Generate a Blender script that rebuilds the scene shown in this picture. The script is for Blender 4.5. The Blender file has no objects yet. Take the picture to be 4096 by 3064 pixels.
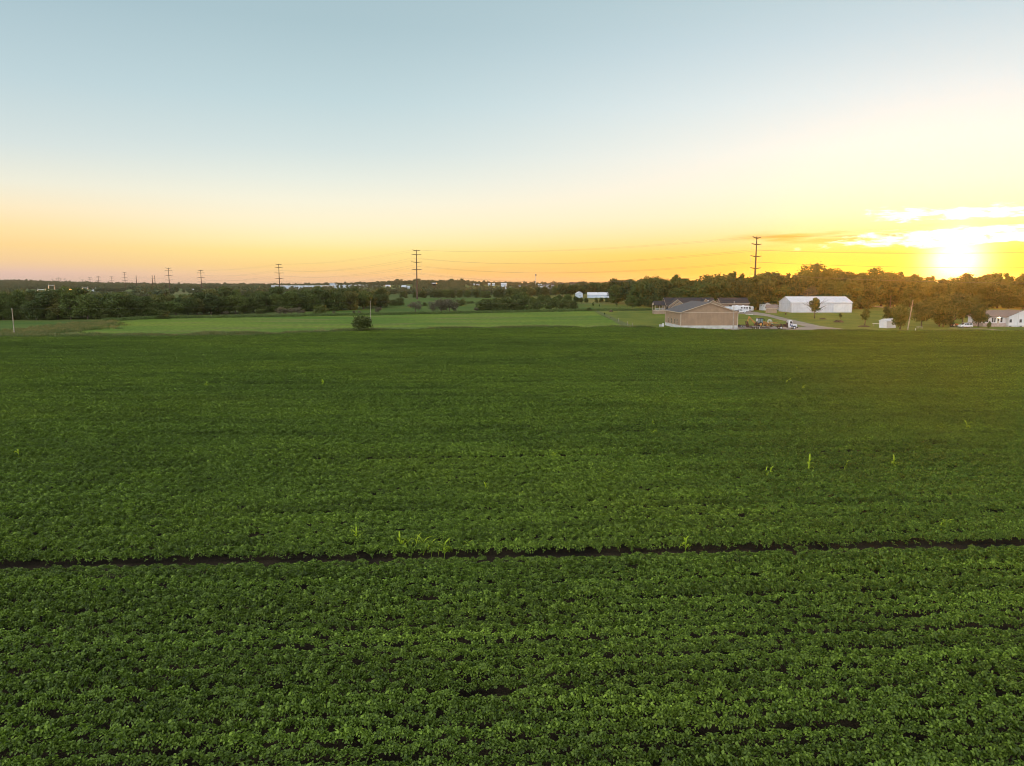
import bpy, math, random
import numpy as np
from mathutils import Vector, Matrix, noise as mnoise

random.seed(7); RNG = np.random.default_rng(7)
SC = bpy.context.scene
COL = SC.collection
R = math.radians

# ------------------------------------------------------------------ camera model (photograph is 4096 x 3064)
CAMH, FPX, PITCH = 16.0, 2837.0, R(8.0)
CP, SP = math.cos(PITCH), math.sin(PITCH)
SUN_AZ, SUN_EL = R(31.7), R(1.5)

def ground(px, py, z=0.0):
    """photo pixel -> point of the level z"""
    h = CAMH - z
    v = (py - 1532.0) / FPX
    Y = h * (CP - v * SP) / (v * CP + SP)
    zc = Y * CP + h * SP
    return Vector(((px - 2048.0) / FPX * zc, Y, z))
def depthY(py, z=0.0): return ground(2048, py, z).y
def xat(px, Y, z=0.0): return (px - 2048.0) / FPX * (Y * CP + (CAMH - z) * SP)
def zfor(py, Y):
    v = (py - 1532.0) / FPX
    return CAMH - Y * (v * CP + SP) / (CP - v * SP)

def sstep(a, b, x):
    t = min(1.0, max(0.0, (x - a) / (b - a)))
    return t * t * (3 - 2 * t)
def terrain(X, Y):
    """height of the land: level near the field, low wooded hills far off"""
    if Y < 900: return 0.0
    a = X / Y
    z = sstep(1500, 3200, Y) * 20 * math.exp(-((a + 0.74) / 0.17) ** 2)
    z += sstep(1100, 2000, Y) * (13 * math.exp(-((a + 0.11) / 0.11) ** 2) + 6 * math.exp(-((a - 0.2) / 0.2) ** 2))
    return z
def lut(table, x):
    xs = [t[0] for t in table]; ys = [t[1] for t in table]
    return float(np.interp(x, xs, ys))

# ------------------------------------------------------------------ tags
def tag(o, label=None, cat=None, group=None, kind=None):
    if label: o['label'] = label
    if cat: o['category'] = cat
    if group: o['group'] = group
    if kind: o['kind'] = kind
    return o
def thing(name, label, cat, loc=(0, 0, 0), rz=0.0, group=None, scale=1.0):
    o = bpy.data.objects.new(name, None); COL.objects.link(o)
    o.empty_display_size = 0.5
    o.location = loc; o.rotation_euler = (0, 0, rz)
    if scale != 1.0: o.scale = (scale,) * 3 if not isinstance(scale, tuple) else scale
    return tag(o, label, cat, group)
def link(name, me, parent=None):
    o = bpy.data.objects.new(name, me); COL.objects.link(o)
    if parent is not None: o.parent = parent
    return o

# ------------------------------------------------------------------ mesh builder
class MB:
    def __init__(self): self.v = []; self.f = []; self.s = []
    def add(self, vs, fs, smooth=False):
        b = len(self.v); self.v.extend([tuple(p) for p in vs])
        for f in fs: self.f.append(tuple(b + i for i in f)); self.s.append(smooth)
        return self
    def box(self, lo, hi):
        x0, y0, z0 = lo; x1, y1, z1 = hi
        vs = [(x0,y0,z0),(x1,y0,z0),(x1,y1,z0),(x0,y1,z0),(x0,y0,z1),(x1,y0,z1),(x1,y1,z1),(x0,y1,z1)]
        return self.add(vs, [(0,3,2,1),(4,5,6,7),(0,1,5,4),(1,2,6,5),(2,3,7,6),(3,0,4,7)])
    def beam(self, p, q, w, h=None):
        """square bar from p to q"""
        h = h or w; p = Vector(p); q = Vector(q); d = (q - p).normalized()
        up = Vector((0,0,1)) if abs(d.z) < .95 else Vector((1,0,0))
        a = d.cross(up).normalized() * w / 2; b = a.cross(d).normalized() * h / 2
        vs = [p-a-b, p+a-b, p+a+b, p-a+b, q-a-b, q+a-b, q+a+b, q-a+b]
        return self.add(vs, [(0,3,2,1),(4,5,6,7),(0,1,5,4),(1,2,6,5),(2,3,7,6),(3,0,4,7)])
    def prism(self, prof, y0, y1):
        """profile of (x, z), counter-clockwise seen from -y, extruded from y0 to y1"""
        n = len(prof)
        vs = [(x, y0, z) for x, z in prof] + [(x, y1, z) for x, z in prof]
        fs = [tuple(range(n)), tuple(range(2*n-1, n-1, -1))]
        for i in range(n):
            j = (i+1) % n; fs.append((i, i+n, j+n, j))
        return self.add(vs, fs)
    def tube(self, p, q, r0, r1=None, n=8, cap=True):
        r1 = r0 if r1 is None else r1; p = Vector(p); q = Vector(q); d = (q-p).normalized()
        up = Vector((0,0,1)) if abs(d.z) < .95 else Vector((1,0,0))
        a = d.cross(up).normalized(); b = a.cross(d).normalized()
        vs = []
        for c, r in ((p, r0), (q, r1)):
            for i in range(n):
                t = 2*math.pi*i/n; vs.append(c + a*(math.cos(t)*r) + b*(math.sin(t)*r))
        fs = [(i, (i+1) % n, n+(i+1) % n, n+i) for i in range(n)]
        self.add(vs, fs, True)
        if cap:
            self.add(vs[:n], [tuple(range(n-1, -1, -1))]); self.add(vs[n:], [tuple(range(n))])
        return self
    def path(self, pts, rad, n=6):
        for i in range(len(pts)-1):
            r0 = rad[i] if hasattr(rad, '__len__') else rad; r1 = rad[i+1] if hasattr(rad, '__len__') else rad
            self.tube(pts[i], pts[i+1], r0, r1, n, cap=(i in (0, len(pts)-2)))
        return self
    def mesh(self, name, mat):
        me = bpy.data.meshes.new(name); me.from_pydata(self.v, [], self.f)
        me.polygons.foreach_set('use_smooth', self.s); me.update()
        if mat: me.materials.append(mat)
        return me
    def build(self, name, mat, parent=None, bevel=0.0):
        o = link(name, self.mesh(name, mat), parent)
        if bevel:
            m = o.modifiers.new('bevel', 'BEVEL'); m.width = bevel; m.segments = 2; m.limit_method = 'ANGLE'
        return o
def mesh_np(name, V, F, mat, attr=None, smooth=False):
    """V (n,3); F (m,4) quads"""
    me = bpy.data.meshes.new(name)
    me.vertices.add(len(V)); me.vertices.foreach_set('co', np.asarray(V, np.float32).ravel())
    k = F.shape[1]
    me.loops.add(F.size); me.loops.foreach_set('vertex_index', F.astype(np.int32).ravel())
    me.polygons.add(len(F)); me.polygons.foreach_set('loop_start', np.arange(0, F.size, k, dtype=np.int32))
    me.update(calc_edges=True); me.validate()
    if smooth: me.polygons.foreach_set('use_smooth', [True]*len(F))
    if attr is not None:
        a = me.attributes.new('tone', 'FLOAT', 'POINT'); a.data.foreach_set('value', np.asarray(attr, np.float32))
    if mat: me.materials.append(mat)
    return me

# ------------------------------------------------------------------ node helpers
class NT:
    def __init__(self, tree): self.t = tree; self.n = tree.nodes; self.l = tree.links
    def new(self, typ, **kw):
        n = self.n.new(typ)
        for k, v in kw.items(): setattr(n, k, v)
        return n
    def put(self, sock, v):
        if hasattr(v, 'is_output') or isinstance(v, bpy.types.NodeSocket): self.l.new(v, sock)
        elif isinstance(v, (tuple, list)) and len(v) == 3 and sock.type == 'RGBA': sock.default_value = (*v, 1)
        else: sock.default_value = v
    def m(self, op, a, b=0.0, c=0.0, clamp=False):
        n = self.new('ShaderNodeMath', operation=op, use_clamp=clamp)
        self.put(n.inputs[0], a); self.put(n.inputs[1], b); self.put(n.inputs[2], c)
        return n.outputs[0]
    def mix(self, f, a, b, mode='MIX'):
        n = self.new('ShaderNodeMix', data_type='RGBA', blend_type=mode)
        n.clamp_result = False; n.clamp_factor = True
        self.put(n.inputs[0], f); self.put(n.inputs[6], a); self.put(n.inputs[7], b)
        return n.outputs[2]
    def rng(self, v, a, b, c=0.0, d=1.0, smooth=True):
        n = self.new('ShaderNodeMapRange', interpolation_type='SMOOTHSTEP' if smooth else 'LINEAR')
        for i, x in enumerate((v, a, b, c, d)): self.put(n.inputs[i], x)
        return n.outputs[0]
    def noise(self, vec, scale, detail=3.0, rough=0.55, dist=0.0):
        n = self.new('ShaderNodeTexNoise'); self.put(n.inputs['Vector'], vec)
        n.inputs['Scale'].default_value = scale; n.inputs['Detail'].default_value = detail
        n.inputs['Roughness'].default_value = rough; n.inputs['Distortion'].default_value = dist
        return n.outputs[0]
    def scale(self, vec, s):
        n = self.new('ShaderNodeMapping'); self.put(n.inputs['Vector'], vec); n.inputs['Scale'].default_value = s
        return n.outputs[0]
    def ramp(self, f, stops, interp='LINEAR'):
        n = self.new('ShaderNodeValToRGB'); n.color_ramp.interpolation = interp
        e = n.color_ramp.elements
        while len(e) < len(stops): e.new(0.5)
        for el, (p, c) in zip(e, stops): el.position = p; el.color = (*c, 1)
        self.put(n.inputs[0], f); return n.outputs[0]

def new_mat(name):
    m = bpy.data.materials.new(name); m.use_nodes = True
    t = NT(m.node_tree); bsdf = [n for n in m.node_tree.nodes if n.type == 'BSDF_PRINCIPLED'][0]
    out = [n for n in m.node_tree.nodes if n.type == 'OUTPUT_MATERIAL'][0]
    return m, t, bsdf, out
def coords(t, which='Object'): return t.new('ShaderNodeTexCoord').outputs[which]
def plain(name, col, rough=0.6, metal=0.0, var=0.25, scale=1.5, bump=0.0, spec=0.3, dirt=None):
    """painted / metal / stone surface with a mottled tone"""
    m, t, b, o = new_mat(name)
    c = coords(t)
    f = t.noise(c, scale, 5, 0.6)
    k = t.rng(f, 0.3, 0.7, 1-var, 1+var*0.6)
    col2 = t.mix(1.0, col, (1,1,1), 'MULTIPLY')
    mm = t.new('ShaderNodeVectorMath', operation='SCALE'); t.put(mm.inputs[0], col2); t.put(mm.inputs['Scale'], k)
    base = mm.outputs[0]
    if dirt:
        g = t.noise(t.scale(c, (0.7, 0.7, 0.15)), scale*0.6, 6, 0.7)
        base = t.mix(t.rng(g, 0.5, 0.75, 0, 0.6), base, dirt)
    t.put(b.inputs['Base Color'], base)
    b.inputs['Roughness'].default_value = rough; b.inputs['Metallic'].default_value = metal
    b.inputs['Specular IOR Level'].default_value = spec
    if bump:
        bp = t.new('ShaderNodeBump'); bp.inputs['Strength'].default_value = bump; bp.inputs['Distance'].default_value = 0.05
        t.put(bp.inputs['Height'], t.noise(c, scale*8, 4)); t.l.new(bp.outputs[0], b.inputs['Normal'])
    return m
def ribbed(name, col, axis, pitch, rough=0.5, depth=0.02, var=0.12, spec=0.3):
    """sheet metal / lap siding: ribs every pitch metres along the axis (0 x, 1 y, 2 z, 3 x+y)"""
    m, t, b, o = new_mat(name)
    c = coords(t); s = t.new('ShaderNodeSeparateXYZ'); t.put(s.inputs[0], c)
    a = t.m('ADD', s.outputs[0], s.outputs[1]) if axis == 3 else s.outputs[axis]
    fr = t.m('FRACT', t.m('DIVIDE', a, pitch))
    rib = t.rng(fr, 0.0, 0.16, 0.0, 1.0)
    f = t.noise(c, 0.5, 5, 0.65); streak = t.noise(t.scale(c, (1.2, 1.2, 0.12)), 1.0, 5, 0.6)
    k = t.m('MULTIPLY', t.rng(f, 0.3, 0.7, 1-var, 1+var*.5), t.rng(streak, 0.35, 0.7, 1.0, 1-var))
    k = t.m('MULTIPLY', k, t.rng(rib, 0, 1, 0.72, 1.0))
    mm = t.new('ShaderNodeVectorMath', operation='SCALE'); mm.inputs[0].default_value = col; t.put(mm.inputs['Scale'], k)
    t.put(b.inputs['Base Color'], mm.outputs[0]); b.inputs['Roughness'].default_value = rough
    b.inputs['Specular IOR Level'].default_value = spec
    bp = t.new('ShaderNodeBump'); bp.inputs['Strength'].default_value = 0.5; bp.inputs['Distance'].default_value = depth
    t.put(bp.inputs['Height'], rib); t.l.new(bp.outputs[0], b.inputs['Normal'])
    return m
def leafy(name, dark, light, trans=0.3, rnd=0.5, hue=None, rough=0.55, spec=0.25, vigour=False, tint=(1.3, 1.25, 0.55)):
    """leaves: tone per leaf (mesh attribute) and per plant (object random), light passes through"""
    m, t, b, o = new_mat(name)
    at = t.new('ShaderNodeAttribute', attribute_name='tone').outputs['Fac']
    rn = t.new('ShaderNodeObjectInfo').outputs['Random']
    f = t.m('ADD', t.m('MULTIPLY', at, 1-rnd), t.m('MULTIPLY', rn, rnd))
    col = t.mix(f, dark, light)
    if hue:
        col = t.mix(t.rng(t.m('FRACT', t.m('MULTIPLY', rn, 7.31)), 0.7, 1.0, 0, 0.8), col, hue)
    if vigour:      # growth differs from row to row and in patches across the field
        loc = t.new('ShaderNodeObjectInfo').outputs['Location']
        mp = t.new('ShaderNodeMapping'); t.put(mp.inputs['Vector'], loc); mp.inputs['Rotation'].default_value = (0, 0, -0.0603); mp.inputs['Scale'].default_value = (0.022, 0.95, 1)
        a_ = t.noise(mp.outputs[0], 1.0, 5, 0.6); b_ = t.noise(t.scale(loc, (0.016, 0.03, 1)), 1.0, 4, 0.6)
        k = t.m('MULTIPLY', t.rng(a_, 0.34, 0.66, 0.68, 1.18), t.rng(b_, 0.35, 0.65, 0.85, 1.12))
        sc_ = t.new('ShaderNodeVectorMath', operation='SCALE'); t.put(sc_.inputs[0], col); t.put(sc_.inputs['Scale'], k)
        col = t.mix(t.rng(b_, 0.4, 0.7, 0, 0.5), sc_.outputs[0], t.mix(1.0, sc_.outputs[0], (1.22, 1.0, 0.7), 'MULTIPLY'))
    t.put(b.inputs['Base Color'], col); b.inputs['Roughness'].default_value = rough
    b.inputs['Specular IOR Level'].default_value = spec
    tr = t.new('ShaderNodeBsdfTranslucent')
    t.put(tr.inputs['Color'], t.mix(1.0, col, tint, 'MULTIPLY'))
    mx = t.new('ShaderNodeMixShader'); mx.inputs[0].default_value = trans
    t.l.new(b.outputs[0], mx.inputs[1]); t.l.new(tr.outputs[0], mx.inputs[2]); t.l.new(mx.outputs[0], o.inputs[0])
    return m
def landmat(name, cols, s1=(0.03, 0.03, 0.03), s2=(1, 1, 1), fine=0.35, tan=None, tanamt=0.0, bump=0.6):
    """open land: large patches between two colours, fine mottling, optional dry patches"""
    m, t, b, o = new_mat(name)
    c = coords(t)
    big = t.noise(t.scale(c, s1), 1.0, 6, 0.55, 0.3)
    small = t.noise(t.scale(c, s2), 1.0, 8, 0.7)
    col = t.mix(t.rng(big, 0.36, 0.64), cols[0], cols[1])
    if tan:
        d = t.noise(t.scale(c, tuple(2.1*x for x in s1)), 1.3, 7, 0.65, 0.5)
        col = t.mix(t.rng(d, 0.5, 0.68, 0, tanamt), col, tan)
    mm = t.new('ShaderNodeVectorMath', operation='SCALE'); t.put(mm.inputs[0], col)
    t.put(mm.inputs['Scale'], t.rng(small, 0.3, 0.7, 1-fine, 1+fine))
    t.put(b.inputs['Base Color'], mm.outputs[0]); b.inputs['Roughness'].default_value = 0.9
    b.inputs['Specular IOR Level'].default_value = 0.1
    bp = t.new('ShaderNodeBump'); bp.inputs['Strength'].default_value = bump; bp.inputs['Distance'].default_value = 0.15
    t.put(bp.inputs['Height'], small); t.l.new(bp.outputs[0], b.inputs['Normal'])
    return m

M = {}
M['leaf_soy'] = leafy('soybean leaf', (0.022, 0.048, 0.004), (0.225, 0.335, 0.042), 0.30, 0.10, rough=0.5, spec=0.25, vigour=True, tint=(1.08, 1.2, 0.5))
M['leaf_corn'] = leafy('young corn leaf', (0.17, 0.27, 0.014), (0.34, 0.44, 0.025), 0.4, 0.3)
M['leaf_dark'] = leafy('dark broadleaf foliage', (0.014, 0.028, 0.006), (0.075, 0.104, 0.018), 0.26, 0.62, hue=(0.095, 0.088, 0.018))
M['leaf_mid'] = leafy('green broadleaf foliage', (0.022, 0.038, 0.008), (0.080, 0.108, 0.020), 0.28, 0.62)
M['leaf_bush'] = leafy('bush foliage', (0.026, 0.038, 0.007), (0.078, 0.098, 0.018), 0.25, 0.4)
M['leaf_grey'] = leafy('sparse grey brown twigs and leaves', (0.050, 0.045, 0.030), (0.115, 0.100, 0.062), 0.15, 0.4)
M['leaf_far'] = leafy('distant foliage', (0.020, 0.036, 0.013), (0.062, 0.080, 0.030), 0.15, 0.5, hue=(0.075, 0.072, 0.03))
M['grass_dry'] = leafy('dry margin grass', (0.075, 0.082, 0.022), (0.20, 0.18, 0.072), 0.3, 0.5)
M['grass_green'] = leafy('green margin grass', (0.035, 0.060, 0.014), (0.10, 0.14, 0.035), 0.3, 0.5)
M['bark'] = plain('bark', (0.075, 0.055, 0.04), 0.9, var=0.4, scale=4, bump=0.5)
M['soil'] = landmat('field soil with crop residue', [(0.009, 0.006, 0.004), (0.024, 0.017, 0.010)], (0.3,0.3,0.3), (9, 9, 9), 0.6)
M['ground'] = landmat('green farmland', [(0.036, 0.060, 0.011), (0.066, 0.084, 0.018)], (0.004,0.012,0.01), (0.7,0.7,0.7), 0.3, (0.12,0.12,0.05), 0.4)
M['meadow'] = landmat('hay meadow', [(0.050, 0.100, 0.007), (0.100, 0.140, 0.011)], (0.009,0.035,0.05), (0.5,1.1,2), 0.55, (0.12,0.105,0.038), 0.7)
M['lawn'] = landmat('mown lawn', [(0.060, 0.086, 0.008), (0.105, 0.118, 0.014)], (0.05,0.05,0.05), (2,2,2), 0.35, (0.14,0.14,0.05), 0.4)
M['deepgreen'] = landmat('young crop', [(0.034, 0.070, 0.008), (0.056, 0.088, 0.011)], (0.02,0.05,0.05), (2,2,2), 0.3)
M['palefield'] = landmat('pale stubble field', [(0.075, 0.080, 0.026), (0.10, 0.10, 0.036)], (0.01,0.02,0.02), (0.6,0.6,0.6), 0.2)
M['drygrass'] = landmat('dry field margin', [(0.075, 0.090, 0.024), (0.125, 0.120, 0.042)], (0.06,0.1,0.1), (1.5,1.5,1.5), 0.4, (0.07,0.10,0.03), 0.8)
M['thin_grass'] = landmat('thin grass strip', [(0.062, 0.082, 0.024), (0.088, 0.098, 0.034)], (0.1,0.1,0.1), (1.5,1.5,1.5), 0.45)
M['gravel'] = landmat('gravel', [(0.16, 0.138, 0.123), (0.215, 0.187, 0.167)], (0.1,0.1,0.1), (4,4,4), 0.25, (0.2,0.17,0.13), 0.5, 0.3)
M['tan'] = ribbed('tan steel siding', (0.245, 0.163, 0.103), 3, 0.45, 0.6)
M['tan_house'] = ribbed('tan lap siding', (0.25, 0.18, 0.125), 2, 0.25, 0.7)
M['brickwall'] = ribbed('brownish brick', (0.20, 0.135, 0.10), 2, 0.22, 0.8)
M['cream'] = plain('cream trim', (0.37, 0.29, 0.215), 0.5, var=0.1)
M['concrete'] = plain('pale concrete', (0.38, 0.37, 0.35), 0.85, var=0.2, scale=0.8, bump=0.2)
M['shingle'] = plain('grey roof shingles', (0.068, 0.064, 0.067), 0.85, var=0.25, scale=2.5, bump=0.5)
M['shingle_dark'] = plain('dark roof shingles', (0.024, 0.021, 0.024), 0.85, var=0.25, scale=2.5, bump=0.5)
M['shingle_brown'] = plain('brown roof shingles', (0.15, 0.11, 0.095), 0.85, var=0.2, scale=2.5, bump=0.5)
M['white_metal'] = ribbed('white steel siding', (0.46, 0.46, 0.49), 3, 0.6, 0.4)
M['white_roof'] = ribbed('white steel roof', (0.47, 0.47, 0.51), 0, 0.6, 0.35)
M['blue_white'] = ribbed('bluish white siding', (0.40, 0.45, 0.52), 3, 2.0, 0.5)
M['grey_metal'] = ribbed('grey galvanised siding', (0.34, 0.38, 0.43), 3, 1.0, 0.45)
M['white_paint'] = plain('white paint', (0.52, 0.52, 0.54), 0.25, var=0.06, spec=0.5, dirt=(0.55,0.52,0.48))
M['white_siding'] = ribbed('white lap siding', (0.53, 0.52, 0.52), 2, 0.22, 0.6, var=0.08)
M['glass'] = plain('window glass', (0.02, 0.022, 0.025), 0.12, var=0.2, spec=0.3)
M['glass_blue'] = plain('cab glass', (0.16, 0.20, 0.20), 0.08, var=0.2, spec=0.6)
M['steel_rust'] = plain('weathering steel', (0.070, 0.042, 0.032), 0.75, var=0.3, scale=0.8, spec=0.2)
M['grey_steel'] = plain('galvanised steel', (0.42, 0.42, 0.41), 0.5, metal=0.3, var=0.2)
M['wire'] = plain('conductor', (0.10, 0.095, 0.09), 0.6, var=0.1)
M['wood_pole'] = plain('weathered pole wood', (0.26, 0.22, 0.17), 0.9, var=0.35, scale=2)
M['black'] = plain('black rubber', (0.02, 0.02, 0.02), 0.8, var=0.3)
M['rust_dark'] = plain('dark rusty trailer steel', (0.055, 0.028, 0.020), 0.75, var=0.4, scale=2)
M['yellow'] = plain('faded construction yellow', (0.30, 0.145, 0.038), 0.55, var=0.3, scale=2, dirt=(0.12,0.06,0.03))
M['yellow_rim'] = plain('yellow rim', (0.40, 0.20, 0.05), 0.6, var=0.3, scale=2)
M['bluegrey'] = plain('blue grey paint', (0.11, 0.13, 0.19), 0.4, var=0.1)
M['orange'] = plain('orange tractor paint', (0.45, 0.10, 0.02), 0.5, var=0.2)
M['mulch'] = plain('mulch', (0.06, 0.035, 0.022), 0.95, var=0.5, scale=3, bump=0.6)
M['stripe'] = plain('grey stripe', (0.20, 0.20, 0.24), 0.4, var=0.1)
M['stone'] = plain('pale stone', (0.40, 0.37, 0.33), 0.9, var=0.3, bump=0.4)
M['pink_wall'] = plain('weathered porch brick', (0.33, 0.26, 0.235), 0.85, var=0.2, scale=2)
m, t, b, o = new_mat('lit porch lamp'); e = t.new('ShaderNodeEmission'); e.inputs[0].default_value = (1, 0.78, 0.42, 1); e.inputs[1].default_value = 14
t.l.new(e.outputs[0], o.inputs[0]); M['lamp'] = m

# ------------------------------------------------------------------ scatter (only for stuff nobody could count)
def scatter(name, pts, rot, scl, vi, protos, label):
    coll = bpy.data.collections.new(name + ' source')
    for p in protos: coll.objects.link(p)
    n = len(pts)
    me = bpy.data.meshes.new(name); me.vertices.add(n); me.vertices.foreach_set('co', np.asarray(pts, np.float32).ravel())
    a = me.attributes.new('rot', 'FLOAT_VECTOR', 'POINT'); a.data.foreach_set('vector', np.asarray(rot, np.float32).ravel())
    a = me.attributes.new('scl', 'FLOAT_VECTOR', 'POINT'); a.data.foreach_set('vector', np.asarray(scl, np.float32).ravel())
    a = me.attributes.new('vi', 'INT', 'POINT'); a.data.foreach_set('value', np.asarray(vi, np.int32))
    me.update()
    o = link(name, me)
    g = bpy.data.node_groups.new(name, 'GeometryNodeTree')
    g.interface.new_socket('Geometry', in_out='INPUT', socket_type='NodeSocketGeometry')
    g.interface.new_socket('Geometry', in_out='OUTPUT', socket_type='NodeSocketGeometry')
    gi = g.nodes.new('NodeGroupInput'); go = g.nodes.new('NodeGroupOutput')
    ip = g.nodes.new('GeometryNodeInstanceOnPoints')
    ci = g.nodes.new('GeometryNodeCollectionInfo'); ci.inputs[0].default_value = coll
    ci.inputs['Separate Children'].default_value = True; ci.inputs['Reset Children'].default_value = True
    def named(nm, ty):
        k = g.nodes.new('GeometryNodeInputNamedAttribute'); k.data_type = ty; k.inputs[0].default_value = nm
        return k.outputs[0]
    L = g.links.new
    L(gi.outputs[0], ip.inputs['Points']); L(ci.outputs[0], ip.inputs['Instance'])
    ip.inputs['Pick Instance'].default_value = True
    L(named('vi', 'INT'), ip.inputs['Instance Index'])
    L(named('rot', 'FLOAT_VECTOR'), ip.inputs['Rotation']); L(named('scl', 'FLOAT_VECTOR'), ip.inputs['Scale'])
    L(ip.outputs[0], go.inputs[0])
    md = o.modifiers.new('scatter', 'NODES'); md.node_group = g
    tag(o, label, None, None, 'stuff')
    return o
def proto(name, me): return bpy.data.objects.new(name, me)
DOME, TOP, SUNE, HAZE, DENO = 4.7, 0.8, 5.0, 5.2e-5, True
# ------------------------------------------------------------------ foliage
def unit(a): return a / (np.linalg.norm(a, axis=1, keepdims=True) + 1e-9)
def diamonds(C, N, L, W, rng, bend=0.15):
    """pointed leaf sprays: one bent diamond per centre"""
    n = len(C); N = unit(N); T = unit(np.cross(N, rng.normal(size=(n, 3)))); B = np.cross(N, T)
    L = np.broadcast_to(L, n)[:, None]; W = np.broadcast_to(W, n)[:, None]
    V = np.stack([C - T*L, C + B*W - N*W*bend*2, C + T*L, C - B*W - N*W*bend*2], 1).reshape(-1, 3)
    return V, np.arange(4*n).reshape(n, 4)
def crown_mesh(name, rng, H, W, zc, n, mat, size=(0.28, 0.5), blobs=34, airy=0.0, shape='round', lumps=0.3, brs=1.0):
    """crown of many separate leaf sprays on uneven boughs; H total height, W width, zc height of the crown's lowest leaves"""
    hh = (H - zc) / 2; cz = zc + hh; rad = W / 2
    u = rng.normal(size=(blobs, 3)); u = unit(u); r = rng.random(blobs) ** 0.45
    P = u * r[:, None] * np.array([rad*0.74, rad*0.74, hh*0.76])
    if shape == 'skirt':
        k = rng.random(blobs); f = np.where(k > 0.35, np.sqrt(np.maximum(0, 1-((k-0.35)/0.78)**2)), 1.0)
        a = rng.random(blobs)*6.283; q = np.sqrt(rng.random(blobs)) * f * rad * 0.78
        P = np.stack([np.cos(a)*q, np.sin(a)*q, (2*k-1)*hh*0.8], 1)
    if shape == 'oval': P[:, :2] *= 0.9
    if shape == 'cone':
        k = (P[:, 2] / hh + 1) / 2; P[:, :2] *= (1.15 - 0.9*k)[:, None]
    if shape == 'flat': P[:, 2] = np.abs(P[:, 2]) * 0.9 - hh*0.3
    if shape == 'tall':
        k = (P[:, 2] / hh + 1) / 2; P[:, :2] *= (1.1 - 0.55*k)[:, None]
    br = rad * (0.22 + 0.24 * rng.random(blobs)) * (1 - 0.25*airy) * brs
    lo, hi = P[:, 2].min(), P[:, 2].max()
    idx = rng.choice(blobs, n, p=br**2 / (br**2).sum())
    d = unit(rng.normal(size=(n, 3)) + np.array([0, 0, 0.35]))
    rr = br[idx] * (1 - 0.55 * rng.random(n) ** 2.2) * (1 + lumps * rng.normal(size=n) * 0.5)
    C = P[idx] + d * rr[:, None] * np.array([1, 1, 0.8]); C[:, 2] += cz
    C[:, 2] = np.maximum(C[:, 2], zc * 0.7 + 0.1*rng.random(n))
    tone = np.clip(0.25 + 0.35 * rng.random(blobs)[idx] + 0.45 * rng.random(n), 0, 1)
    if airy: 
        keep = (rng.random(n) > airy * np.clip((C[:, 2] - cz) / hh + 0.2, 0, 1) * (rng.random(blobs)[idx] > 0.35))
        C, d, tone = C[keep], d[keep], tone[keep]
    m_ = len(C)
    N = d + 0.9 * rng.normal(size=(m_, 3)) + np.array([0, 0, 0.3])
    s = size[0] + (size[1] - size[0]) * rng.random(m_)
    V, F = diamonds(C, N, s, s * 0.62, rng)
    return mesh_np(name, V, F, mat, np.repeat(tone, 4)), P + np.array([0, 0, cz])
def trunk_mesh(name, rng, H, zc, boughs, r0, mat, n=9):
    mb = MB(); top = zc + (H - zc) * 0.55
    pts = [Vector((0, 0, -0.3))]; x = y = 0.0
    for i in range(1, 6):
        x += rng.normal() * 0.02 * H / 5; y += rng.normal() * 0.02 * H / 5
        pts.append(Vector((x, y, top * i / 5)))
    mb.path(pts, [r0 * (1.25 if i == 0 else 1 - 0.15*i) for i in range(6)], 8)
    for p in list(boughs)[:n]:
        i = int(rng.integers(2, 5)); a = pts[i]; q = Vector(p); mid = a.lerp(q, 0.5) + Vector((0, 0, -0.04*H*rng.random()))
        mb.path([a, mid, q], [r0*0.42, r0*0.26, r0*0.08], 5)
    return mb.mesh(name, mat)

TREES = {}
def tree_kind(key, H, W, zc, n, mat, count, **kw):
    TREES[key] = []
    for i in range(count):
        rng = np.random.default_rng(hash(key) % 1 + len(TREES)*100 + i)
        w = W * (0.88 + 0.24*rng.random())
        cm, P = crown_mesh(key + ' crown', rng, H, w, zc, n, M[mat], **kw)
        tm = trunk_mesh(key + ' trunk', rng, H, zc, P[rng.permutation(len(P))], 0.02*H + 0.04, M['bark'])
        TREES[key].append((cm, tm, H))
tree_kind('oak', 15.0, 12.0, 0.9, 5600, 'leaf_dark', 6, size=(0.26, 0.52), blobs=42)
tree_kind('wood', 15.0, 10.5, 0.2, 5600, 'leaf_dark', 6, size=(0.26, 0.50), blobs=46, shape='skirt')
tree_kind('edge', 12.0, 10.5, 0.1, 5600, 'leaf_mid', 5, size=(0.22, 0.44), blobs=46, shape='skirt')
tree_kind('green', 12.0, 9.0, 0.8, 4200, 'leaf_mid', 5, size=(0.24, 0.46), blobs=32)
tree_kind('airy', 18.0, 12.0, 2.0, 4600, 'leaf_dark', 5, size=(0.26, 0.56), blobs=62, airy=0.5, shape='tall', lumps=0.5, brs=0.5)
tree_kind('bush', 4.0, 5.0, 0.05, 2600, 'leaf_bush', 5, size=(0.10, 0.22), blobs=30, shape='skirt')
tree_kind('twig', 5.0, 5.0, 0.2, 2000, 'leaf_grey', 5, size=(0.07, 0.17), blobs=24, airy=0.2, shape='round')
tree_kind('young', 5.0, 2.8, 0.9, 1500, 'leaf_mid', 3, size=(0.10, 0.22), blobs=16, shape='oval')
tree_kind('pine', 5.0, 3.2, 0.5, 1800, 'leaf_bush', 2, size=(0.10, 0.22), blobs=24, shape='cone')
TCOUNT = {}
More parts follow.
